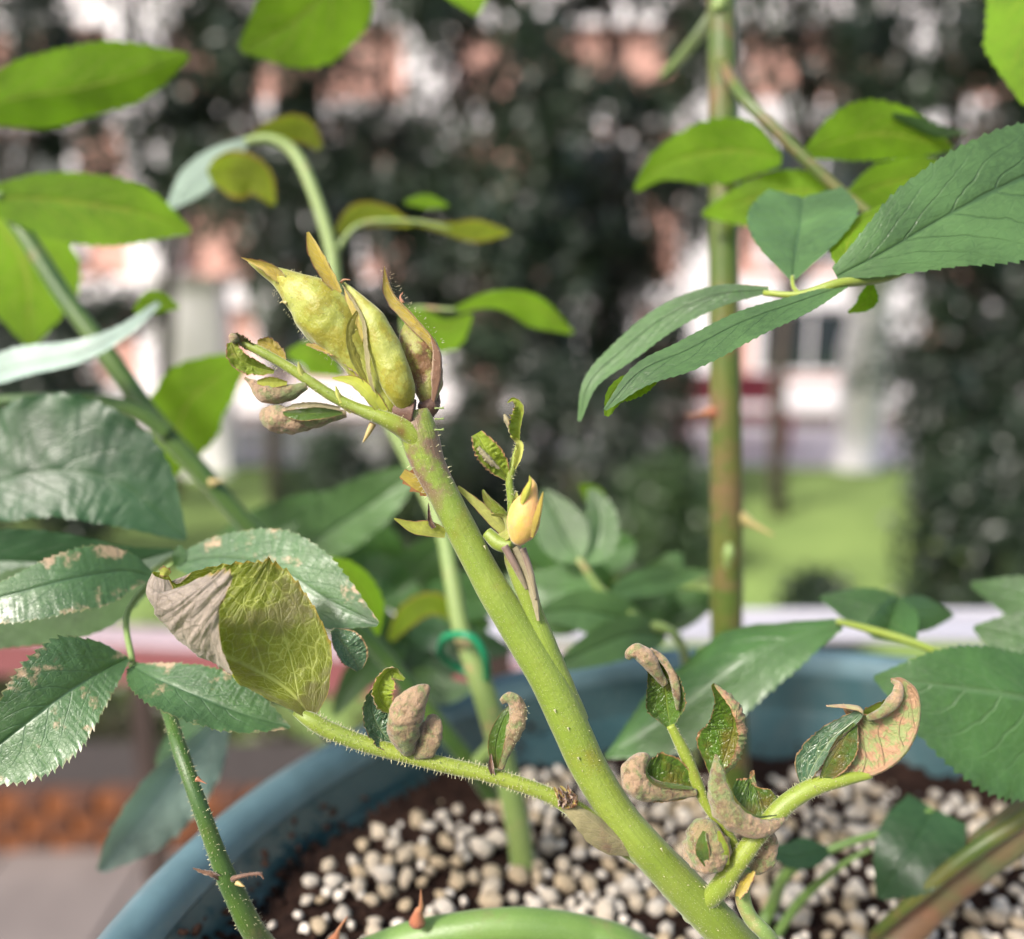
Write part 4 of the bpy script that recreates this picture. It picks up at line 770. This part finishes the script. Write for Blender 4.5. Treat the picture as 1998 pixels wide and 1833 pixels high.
leaf('leaflet', [(1500, 566, .168), (1400, 576, .170), (1300, 618, .172), (1215, 684, .172), (1152, 745, .172), (1130, 822, .172)], ([8, 30, 38, 36, 22, 4], [8, 24, 30, 28, 18, 4]), LMG, r1, phi=(30, -40), curl=(20, 0), nt=26, saw=.06, quilt=.02, label='long drooping leaflet seen nearly edge-on, the farther of two')
leaf('leaflet', [(1300, 716, .1565), (1240, 735, .1555), (1196, 765, .155), (1182, 812, .155)], ([10, 38, 34, 6], [6, 12, 12, 4]), LMB, r1, phi=(10, 10), curl=(20, 0), flip=True, nt=12, saw=.1, label='bright green folded-down end of the nearer drooping leaflet')
tube('petiolule', [(1560, 575, .165, 5), (1548, 560, .168, 4), (1546, 540, .170, 4)], ST_PET, r1, 10, 12)
leaf('leaflet', [(1546, 548, .170), (1552, 490, .178), (1560, 440, .186), (1566, 385, .194)], ([5, 78, 100, 70], [5, 76, 106, 76]), LMG, r1, phi=(14, 18), curl=(0, 0), nt=14, saw=.04, quilt=.05)
leaf('leaflet', [(1660, 540, .165), (1650, 490, .172), (1670, 440, .18), (1720, 400, .19)], ([5, 30, 30, 5], [5, 50, 50, 5]), LMB, r1, phi=(0, 0), flip=True, nt=14)
leaf('leaflet', [(1700, 552, .166), (1690, 590, .17), (1655, 610, .172)], ([4, 18, 2], [4, 18, 2]), LMB, r1, phi=(0, 0), flip=True, nt=8)
r2 = tube('leaf_stalk', [(2300, 1420, .195, 14), (2150, 1400, .19, 12), (2000, 1370, .188, 9), (1900, 1305, .190, 9), (1800, 1260, .193, 8), (1720, 1235, .196, 8), (1632, 1212, .198, 6)], ST_PET, wd, 14, 60, label='stalk running over the lower right leaves')
leaf('leaflet', [(1640, 1216, .199), (1560, 1240, .198), (1450, 1290, .198), (1330, 1380, .200), (1180, 1478, .203)], ([12, 60, 80, 70, 4], [20, 78, 120, 90, 5]), LM, r2, phi=(-5, -35), curl=(24, -40), nt=24, saw=.09, quilt=.05, wavy=.05, label='broad dark green leaflet drooping left over the pot rim')
leaf('leaflet', [(1780, 1250, .195), (1740, 1215, .204), (1680, 1180, .212), (1600, 1165, .22)], ([10, 44, 44, 5], [10, 50, 44, 5]), LM, r2, phi=(10, -20), nt=16, quilt=.04)
leaf('leaflet', [(1690, 1228, .197), (1740, 1205, .205), (1800, 1195, .212), (1860, 1200, .22)], ([5, 32, 32, 4], [6, 30, 34, 4]), LM, r2, phi=(10, -20), nt=12, quilt=.04)
leaf('leaflet', [(2160, 1400, .186), (2050, 1370, .183), (1940, 1350, .181), (1820, 1335, .181), (1705, 1322, .184)], ([20, 160, 190, 130, 4], [15, 70, 90, 68, 4]), LM, r2, phi=(4, -20), curl=(10, -10), nt=28, saw=.06, quilt=.045, label='large dark green leaflet with a toothed bright edge, lower right')
leaf('leaflet', [(2120, 1385, .19), (2060, 1300, .197), (2000, 1255, .2), (1900, 1225, .205)], ([10, 60, 60, 5], [10, 60, 60, 5]), LM, r2, phi=(10, -10), nt=18, quilt=.05)
leaf('leaflet', [(2200, 1260, .215), (2080, 1200, .22), (1990, 1165, .225), (1895, 1140, .23)], ([10, 60, 50, 5], [10, 50, 44, 5]), LM, wd, phi=(0, -10), nt=16, quilt=.05)

# ------------------------------------------------------------------ 4. arching cane at the bottom with the spotted leaves
ar = thing('rose_cane', tuple(P(620, 2000, ds(1990))), 'low arching green cane at the bottom edge with red-brown thorns and spotted leaves', 'rose cane')
tube('stem', [(560, 2020, ds(2010), 32), (640, 1915, .182, 33), (760, 1848, .177, 34), (900, 1816, .175, 34), (1020, 1807, .175, 34), (1140, 1822, .176, 34), (1260, 1864, .179, 34), (1420, 1972, ds(1970), 33)], ST_GRN, ar, 32, 90, rough=.05, nf=90)
thorn('thorn', (814, 1800, .172), (821, 1736, .169), 17, THORN, ar, 4)
thorn('thorn', (648, 1840, .170), (678, 1788, .166), 13, THORN, ar, -4)
lp = [(640, 1960, .186, 26), (560, 1900, .172, 24), (500, 1825, .160, 22), (455, 1740, .157, 20), (425, 1670, .156, 17), (385, 1560, .156, 15), (350, 1460, .160, 14), (328, 1390, .167, 12), (295, 1320, .172, 9), (255, 1295, .170, 8)]
ls = tube('leaf_stalk', lp, ST_DARK, ar, 22, 110, rough=.05, nf=140, label='straight green stalk that holds the spotted leaves')
hairs('stalk_hair', lp[1:8], HAIRM, ls, 620, 5, .75)
leaf('stipule', [(430, 1718, .155), (415, 1708, .154), (398, 1702, .154), (376, 1694, .154)], ([2, 4, 4, 1], [8, 9, 5, 1]), BRN, ls, phi=(0, 0), curl=(60, 80), nt=5, saw=.2, quilt=0, crinkle=.3)
tube('stipule_hook', [(452, 1716, .1545, 5), (470, 1710, .154, 4), (492, 1706, .154, 3.5), (508, 1706, .154, 3), (515, 1716, .154, 1)], COLLAR, ls, 8, 24, rough=.3, nf=700)
tube('stipule_hook', [(462, 1722, .1545, 6), (472, 1728, .154, 3), (478, 1730, .154, 1)], THORNY, ls, 8, 10)
hairs('stalk_hair', [(452, 1716, .1545, 3), (492, 1706, .154, 3), (512, 1707, .154, 2)], HAIRB, ls, 40, 6, .7)
thorn('thorn', (384, 1520, .155), (404, 1530, .1545), 6, THORN, ls)
leaf('leaflet', [(250, 1285, .167), (200, 1310, .163), (120, 1360, .158), (40, 1420, .155), (-60, 1500, .153)], ([6, 60, 104, 96, 40], [6, 96, 88, 46, 20]), LMS, ls, phi=(14, 16), curl=(14, -20), nt=26, saw=.11, quilt=.05, crinkle=.03, label='spotted leaflet at the far left with a toothed tan edge')
leaf('leaflet', [(258, 1300, .168), (300, 1322, .164), (380, 1356, .161), (470, 1392, .160), (566, 1420, .161)], ([8, 44, 66, 56, 3], [12, 56, 66, 50, 4]), LMS, ls, phi=(-20, 30), curl=(0, 20), nt=26, saw=.13, quilt=.06, crinkle=.04, label='spotted leaflet beneath the big curled leaf, tan blotches along its edge')
tube('petiolule', [(258, 1292, .168, 6), (248, 1200, .175, 6), (300, 1130, .178, 6), (340, 1100, .180, 5)], ST_PALE, ls, 10, 30)
leaf('leaflet', [(300, 1125, .178), (240, 1115, .174), (140, 1130, .168), (40, 1155, .165), (-80, 1185, .164)], ([8, 62, 66, 56, 30], [8, 56, 52, 30, 20]), LMS, ls, phi=(26, -20), curl=(10, 0), nt=26, saw=.09, quilt=.04, crinkle=.03, label='spotted leaflet above the far left one, pink blotch near its edge')
leaf('leaflet', [(345, 1100, .180), (430, 1090, .176), (540, 1110, .170), (640, 1170, .165), (738, 1218, .162)], ([20, 52, 74, 62, 4], [12, 70, 90, 66, 6]), LMS, ls, phi=(-16, 20), curl=(0, 30), nt=26, saw=.08, quilt=.045, crinkle=.03, label='spotted leaflet behind the big curled leaf, with a speckled upper edge')
leaf('leaflet', [(650, 1230, .160), (670, 1258, .159), (690, 1285, .1595), (700, 1308, .160)], ([6, 34, 34, 8], [6, 22, 26, 6]), CUB, ls, phi=(10, 10), curl=(10, 40), nt=14, saw=.12, quilt=.05, crinkle=.12, label='torn dark leaf end with a brown rolled edge')
leaf('leaflet', [(345, 1105, .179), (352, 1085, .179), (350, 1065, .180)], ([6, 14, 3], [5, 10, 3]), LM, ls, phi=(10, 10), nt=8, saw=.2, quilt=0)

# ------------------------------------------------------------------ 5. left diagonal cane
dg_ = thing('rose_cane', tuple(P(1000, 1600, ds(1600))), 'slender dark green cane slanting up to the left edge with bright backlit leaves', 'rose cane')
tube('stem', [(1010, 1640, ds(1640), 17), (950, 1540, .262, 17), (905, 1475, .255, 18), (820, 1370, .252, 18), (730, 1260, .250, 18), (610, 1140, .248, 18), (500, 1042, .246, 18), (400, 930, .244, 19), (300, 820, .242, 20), (215, 700, .242, 19), (120, 570, .243, 18), (50, 460, .244, 17), (-40, 330, .246, 15)], ST_DARK, dg_, 20, 130, rough=.04, nf=60)
tube('side_branch', [(330, 850, .241, 17), (270, 805, .239, 18), (180, 782, .236, 15), (80, 780, .232, 13), (-60, 792, .228, 12), (-160, 830, .22, 11)], ST_DARK, dg_, 16, 50)
thorn('thorn', (412, 942, .241), (442, 936, .239), 9, THORNY, dg_)
tube('stub', [(930, 1490, .252, 14), (955, 1460, .250, 13), (980, 1420, .249, 11), (988, 1392, .249, 9)], ST_PALE, dg_, 12, 16)
fs = tube('leaf_stalk', [(-40, 330, .246, 12), (-20, 370, .243, 11), (5, 385, .24, 9)], ST_PALE, dg_, 12, 14)
leaf('leaf', [(-60, 215, .255), (40, 190, .250), (160, 172, .248), (280, 140, .247), (368, 108, .248)], ([20, 56, 72, 60, 5], [30, 70, 58, 50, 5]), LMB, dg_, phi=(-5, -25), flip=True, nt=18, quilt=.02, wavy=.04, label='long bright backlit leaf, topmost at the left edge')
leaf('leaf', [(-20, 385, .240), (80, 388, .240), (180, 400, .240), (280, 418, .241), (372, 452, .243)], ([20, 46, 56, 48, 5], [30, 66, 76, 58, 5]), LMB, dg_, phi=(-5, 10), flip=True, nt=18, quilt=.02, label='bright backlit leaf with a yellow midrib, second from the top left')
leaf('leaf', [(-60, 360, .268), (0, 440, .268), (50, 530, .268), (60, 680, .268)], ([30, 80, 90, 5], [30, 80, 90, 5]), LMB, dg_, phi=(0, 0), flip=True, nt=14, label='blurred green leaf filling the left edge below the backlit pair')
leaf('leaf', [(-60, 740, .232), (60, 712, .228), (160, 690, .226), (240, 650, .228), (310, 592, .232)], ([20, 44, 34, 22, 6], [20, 30, 22, 18, 6]), LMU, dg_, phi=(-20, 30), curl=(-20, 30), flip=True, nt=18, wavy=.08, label='leaf turned to show its whitish underside')
leaf('leaf', [(265, 612, .232), (300, 590, .234), (350, 600, .236)], ([8, 22, 3], [8, 22, 3]), LMB, dg_, phi=(0, 0), flip=True, nt=8)
leaf('leaf', [(475, 700, .262), (420, 740, .262), (360, 800, .262), (328, 935, .264)], ([14, 60, 70, 5], [14, 60, 56, 5]), LMB, dg_, phi=(0, 0), flip=True, nt=14, label='bright green leaf behind the lowest curled bud leaflet')
dk = tube('leaf_stalk', [(-160, 830, .22, 9), (-140, 950, .205, 9), (-60, 1010, .2, 8)], ST_DARK, dg_, 12, 20)
leaf('leaflet', [(-120, 985, .200), (0, 940, .198), (120, 920, .197), (240, 950, .198), (362, 1052, .200)], ([20, 130, 150, 96, 5], [20, 84, 94, 80, 5]), LMD, dk, phi=(-24, 26), curl=(10, 20), nt=22, saw=.04, quilt=.12, crinkle=.03, label='large dark quilted leaflet at the left edge')
leaf('leaflet', [(-120, 1100, .194), (0, 1095, .192), (120, 1100, .192), (240, 1100, .193), (340, 1075, .195)], ([20, 60, 66, 44, 5], [20, 50, 50, 40, 5]), LMD, dk, phi=(20, 10), nt=20, saw=.04, quilt=.06)
leaf('leaflet', [(-120, 1250, .188), (0, 1200, .186), (120, 1180, .186), (220, 1160, .187), (310, 1125, .189)], ([20, 70, 80, 60, 5], [20, 60, 70, 60, 5]), LMD, dk, phi=(-10, 10), flip=True, nt=20, saw=.04, quilt=.05, label='dark shaded leaflet with a dim underside')

# ------------------------------------------------------------------ 6. thin pale shoot with the plant tie, nodding at the top
th = thing('rose_cane', tuple(P(1032, 1765, ds(1765))), 'thin pale green rose shoot tied with green wire, its drooping tip rising behind the buds', 'rose cane')
tube('stem', [(1034, 1780, ds(1778), 27), (1020, 1680, .236, 25), (1000, 1560, .235, 24), (965, 1420, .235, 24), (930, 1310, .236, 22), (900, 1230, .238, 18), (880, 1120, .242, 16), (860, 1030, .246, 15), (800, 900, .252, 14), (720, 740, .256, 14), (662, 590, .258, 13), (645, 480, .260, 13), (610, 370, .262, 12), (575, 300, .264, 12), (530, 272, .264, 10), (480, 275, .264, 8)], ST_PALE, th, 20, 170, rough=.04, nf=60)
leaf('leaf', [(485, 272, .264), (440, 310, .266), (380, 355, .268), (330, 405, .270)], ([6, 22, 26, 6], [6, 30, 32, 6]), LMU, th, phi=(10, -20), curl=(0, 0), flip=True, nt=12, label='drooping leaf with a whitish underside at the shoot tip')
leaf('leaf', [(490, 270, .264), (540, 255, .264), (590, 255, .266), (625, 290, .268)], ([6, 20, 26, 6], [6, 20, 24, 6]), LMY, th, flip=True, nt=10)
leaf('leaf', [(400, 345, .268), (440, 340, .266), (500, 345, .266), (535, 400, .268)], ([6, 40, 30, 4], [6, 44, 40, 4]), LMY, th, flip=True, nt=12, wavy=.1)
leaf('leaf', [(655, 455, .262), (700, 425, .262), (750, 425, .262), (805, 440, .262)], ([5, 26, 22, 4], [5, 20, 16, 4]), LMY, th, flip=True, nt=10)
leaf('leaf', [(790, 395, .262), (830, 392, .262), (875, 402, .262)], ([4, 12, 2], [4, 14, 2]), LMB, th, flip=True, nt=8)
leaf('leaf', [(800, 432, .262), (880, 448, .262), (930, 450, .262), (995, 455, .262)], ([4, 10, 20, 3], [4, 8, 22, 3]), LMY, th, flip=True, nt=10)
tube('leaf_stalk', [(650, 500, .260, 6), (700, 440, .262, 5), (800, 432, .262, 4), (880, 446, .262, 3)], ST_PALE, th, 10, 30)
leaf('leaf', [(780, 600, .252), (820, 625, .25), (870, 640, .25), (920, 615, .25)], ([4, 20, 16, 4], [4, 40, 44, 5]), LMB, th, flip=True, nt=12)
leaf('leaf', [(890, 605, .25), (960, 585, .25), (1040, 595, .252), (1118, 650, .254)], ([6, 16, 18, 3], [6, 18, 40, 4]), LMB, th, flip=True, nt=14, wavy=.06, label='arched green leaf right of the buds')
tube('leaf_stalk', [(770, 850, .254, 6), (800, 720, .252, 5), (790, 610, .252, 4), (890, 605, .250, 4)], ST_PALE, th, 10, 30)
leaf('leaf', [(560, 690, .262), (610, 690, .26), (670, 735, .262)], ([6, 22, 3], [6, 40, 3]), LMB, th, flip=True, nt=10)
leaf('leaf', [(560, 1095, .282), (640, 1040, .276), (730, 980, .27), (830, 905, .268)], ([12, 64, 56, 6], [12, 52, 46, 6]), LMG, th, phi=(10, 14), nt=16, quilt=.08, label='pale grey-green leaf low behind the main cane, left side')
leaf('leaf', [(420, 1060, .30), (520, 1040, .29), (620, 1000, .285), (700, 960, .28)], ([12, 50, 46, 6], [12, 50, 46, 6]), LM, th, phi=(10, 14), nt=14, quilt=.06)
leaf('leaf', [(640, 1090, .215), (680, 1120, .216), (720, 1175, .217), (738, 1240, .218)], ([6, 26, 26, 4], [6, 20, 20, 4]), LMB, th, flip=True, nt=10)
leaf('leaf', [(760, 1250, .25), (800, 1200, .25), (850, 1180, .25), (900, 1215, .25)], ([6, 24, 22, 4], [6, 20, 20, 4]), LMY, th, nt=10)
tie = thing('plant_tie', tuple(P(900, 1260, .232)), 'loop of green plant wire around the thin pale shoot', 'wire')
tube('wire_loop', [(858, 1268, .238, 8), (868, 1245, .232, 8), (900, 1238, .227, 8), (930, 1252, .226, 8), (948, 1290, .228, 8), (945, 1330, .236, 8), (905, 1310, .246, 8), (868, 1285, .244, 8), (858, 1268, .238, 8)], NT('green_plastic_wire').set(Base_Color=(.01, .22, .09), Roughness=.35).m, tie, 12, 70)

# ------------------------------------------------------------------ 7. low leafy shoot behind the main cane
ml = thing('rose_shoot', tuple(P(1330, 1480, ds(1500))), 'low leafy green shoot hanging over the back of the pot, right of the main cane', 'rose shoot')
tube('stem', [(1360, 1520, ds(1500), 10), (1350, 1380, .275, 10), (1325, 1250, .25, 9), (1250, 1210, .245, 9), (1180, 1160, .243, 9), (1128, 1090, .243, 7)], ST_PALE, ml, 14, 60, rough=.05, nf=80)
LW = [([(1130, 1095, .243), (1110, 1060, .245), (1090, 1020, .247), (1060, 955, .25)], 50, LMG, 'pale folded leaf tip beside the yellow bud'), ([(1140, 1100, .243), (1165, 1060, .245), (1170, 1000, .247), (1150, 950, .25)], 36, LMG, None),
      ([(1180, 1165, .243), (1120, 1150, .25), (1060, 1150, .255), (990, 1120, .26)], 46, LM, None), ([(1190, 1160, .243), (1250, 1140, .25), (1310, 1130, .255), (1385, 1115, .26)], 26, LMG, 'narrow pale leaf reaching the upright cane'),
      ([(1250, 1212, .245), (1180, 1200, .24), (1120, 1190, .238), (1040, 1200, .235)], 44, LMG, None), ([(1300, 1240, .248), (1230, 1240, .24), (1160, 1265, .235), (1070, 1310, .23)], 42, LMG, 'pale leaf lying along the back rim of the pot'),
      ([(1170, 1000, .25), (1160, 970, .25), (1130, 945, .25)], 20, LMB, None), ([(1240, 1060, .28), (1180, 1080, .28), (1110, 1100, .28)], 40, LM, None)]
for pts_, w_, m_, lab in LW: leaf('leaf', pts_, w_, m_, ml, phi=(8, 10), nt=16, quilt=.06, label=lab)
lf_ = thing('rose_shoot', tuple(P(800, 1480, ds(1490))), 'mass of dark blurred low leaves over the pot rim, left of the main cane', 'rose shoot')
tube('stem', [(800, 1560, ds(1560), 9), (790, 1420, .285, 9), (780, 1300, .28, 8), (800, 1200, .28, 7)], ST_DARK, lf_, 12, 40)
for pts_, w_, m_ in [([(790, 1300, .28), (740, 1240, .275), (700, 1200, .27), (640, 1170, .27)], 46, LM), ([(790, 1330, .28), (850, 1280, .275), (920, 1260, .275), (1000, 1270, .275)], 48, LMD),
                     ([(800, 1220, .28), (860, 1180, .285), (940, 1170, .29), (1020, 1190, .29)], 44, LM), ([(800, 1250, .28), (740, 1280, .27), (690, 1330, .265), (650, 1400, .262)], 36, LMG),
                     ([(800, 1200, .28), (780, 1160, .29), (740, 1120, .29), (660, 1110, .3)], 40, LM), ([(790, 1320, .28), (830, 1340, .27), (880, 1350, .265), (930, 1340, .262)], 34, LMG), ([(795, 1230, .28), (850, 1240, .27), (900, 1290, .265)], 34, LMD)]:
    leaf('leaf', pts_, w_, m_, lf_, phi=(8, 10), nt=14, quilt=.05)
hang = thing('rose_shoot', tuple(P(560, 1580, .25)), 'long silvery blue-green leaf hanging down outside the pot, lower left', 'rose shoot')
tube('stem', [(760, 1600, ds(1600), 8), (640, 1440, .265, 8), (560, 1370, .245, 8), (470, 1370, .235, 7), (430, 1400, .232, 6)], ST_DARK, hang, 12, 40)
leaf('leaf', [(440, 1395, .232), (380, 1470, .228), (320, 1540, .225), (260, 1620, .224), (195, 1700, .225)], ([16, 70, 84, 66, 10], [12, 50, 62, 48, 8]), LMU, hang, phi=(-10, 35), curl=(-20, 30), flip=True, nt=16, quilt=.08)
leaf('leaf', [(440, 1400, .232), (400, 1440, .24), (360, 1500, .245), (330, 1570, .25)], ([8, 30, 30, 5], [8, 60, 60, 5]), LMU, hang, phi=(-10, 5), nt=12, quilt=.05)
rnd_ = random.Random(11)
for px_, py_, tx, ty, w_, d_, m_ in [(760, 1180, 620, 1060, 50, .300, LM), (790, 1140, 900, 1040, 46, .305, LMG), (700, 1160, 560, 1130, 44, .295, LMG), (820, 1200, 960, 1130, 46, .300, LM), (760, 1120, 700, 1000, 44, .31, LM),
                            (800, 1230, 700, 1330, 42, .285, LMG), (830, 1250, 960, 1220, 44, .295, LM), (640, 1110, 470, 1040, 46, .31, LM), (600, 1080, 420, 1110, 44, .31, LMG), (780, 1290, 880, 1370, 40, .285, LM)]:
    mx, my = (px_ + tx) / 2, (py_ + ty) / 2 - 18
    leaf('leaf', [(px_, py_, d_), (px_ * .6 + mx * .4, py_ * .6 + my * .4, d_ - .004), (mx * .5 + tx * .5, my * .6 + ty * .4, d_ - .006), (tx, ty, d_ - .004)], w_, m_, lf_, phi=(rnd_.uniform(-10, 25), rnd_.uniform(-20, 15)), nt=14, quilt=.07)
for px_, py_, tx, ty, w_, d_, m_ in [(1180, 1180, 1090, 1060, 44, .275, LM), (1260, 1190, 1330, 1080, 42, .28, LMG), (1200, 1190, 1330, 1190, 40, .27, LM), (1150, 1190, 1020, 1230, 42, .27, LMG), (1260, 1220, 1400, 1170, 38, .275, LM), (1130, 1120, 990, 1030, 40, .28, LM)]:
    mx, my = (px_ + tx) / 2, (py_ + ty) / 2 - 14
    leaf('leaf', [(px_, py_, d_), (px_ * .6 + mx * .4, py_ * .6 + my * .4, d_ - .004), (mx * .5 + tx * .5, my * .6 + ty * .4, d_ - .006), (tx, ty, d_ - .004)], w_, m_, ml, phi=(rnd_.uniform(-10, 25), rnd_.uniform(-20, 15)), nt=14, quilt=.07)
sd2 = thing('rose_shoot', tuple(P(1500, 1833, ds(1833))), 'short new shoot on the perlite with two small dark leaves, lower right', 'rose shoot')
tube('stem', [(1440, 1880, ds(1880), 12), (1500, 1780, .226, 12), (1540, 1700, .215, 11), (1640, 1650, .21, 8), (1720, 1625, .21, 7), (1820, 1580, .21, 5)], ST_GRN, sd2, 14, 50)
tube('stem', [(1500, 1850, ds(1850), 9), (1560, 1760, .222, 9), (1640, 1690, .214, 6), (1700, 1655, .212, 5)], ST_GRN, sd2, 14, 40)
leaf('leaf', [(1822, 1578, .21), (1790, 1640, .205), (1755, 1690, .203), (1715, 1752, .205)], ([60, 78, 62, 6], [50, 66, 50, 6]), LMD, sd2, phi=(10, 0), nt=16, quilt=.06, label='square-ended dark leaf over the perlite')
leaf('leaf', [(1620, 1660, .21), (1580, 1668, .208), (1540, 1672, .207), (1490, 1655, .207)], ([6, 22, 20, 4], [6, 30, 24, 4]), LMD, sd2, phi=(10, 0), nt=12, quilt=.05)
cut = thing('cut_stem', tuple(P(960, 1775, ds(1790))), 'thin green cut stem leaning across the perlite behind the arching cane', 'stem')
tube('stem', [(868, 1708, ds(1740) - .012, 11), (920, 1742, ds(1765) - .008, 13), (980, 1780, ds(1795), 15), (1040, 1820, ds(1820), 15)], ST_GRN, cut, 14, 24)
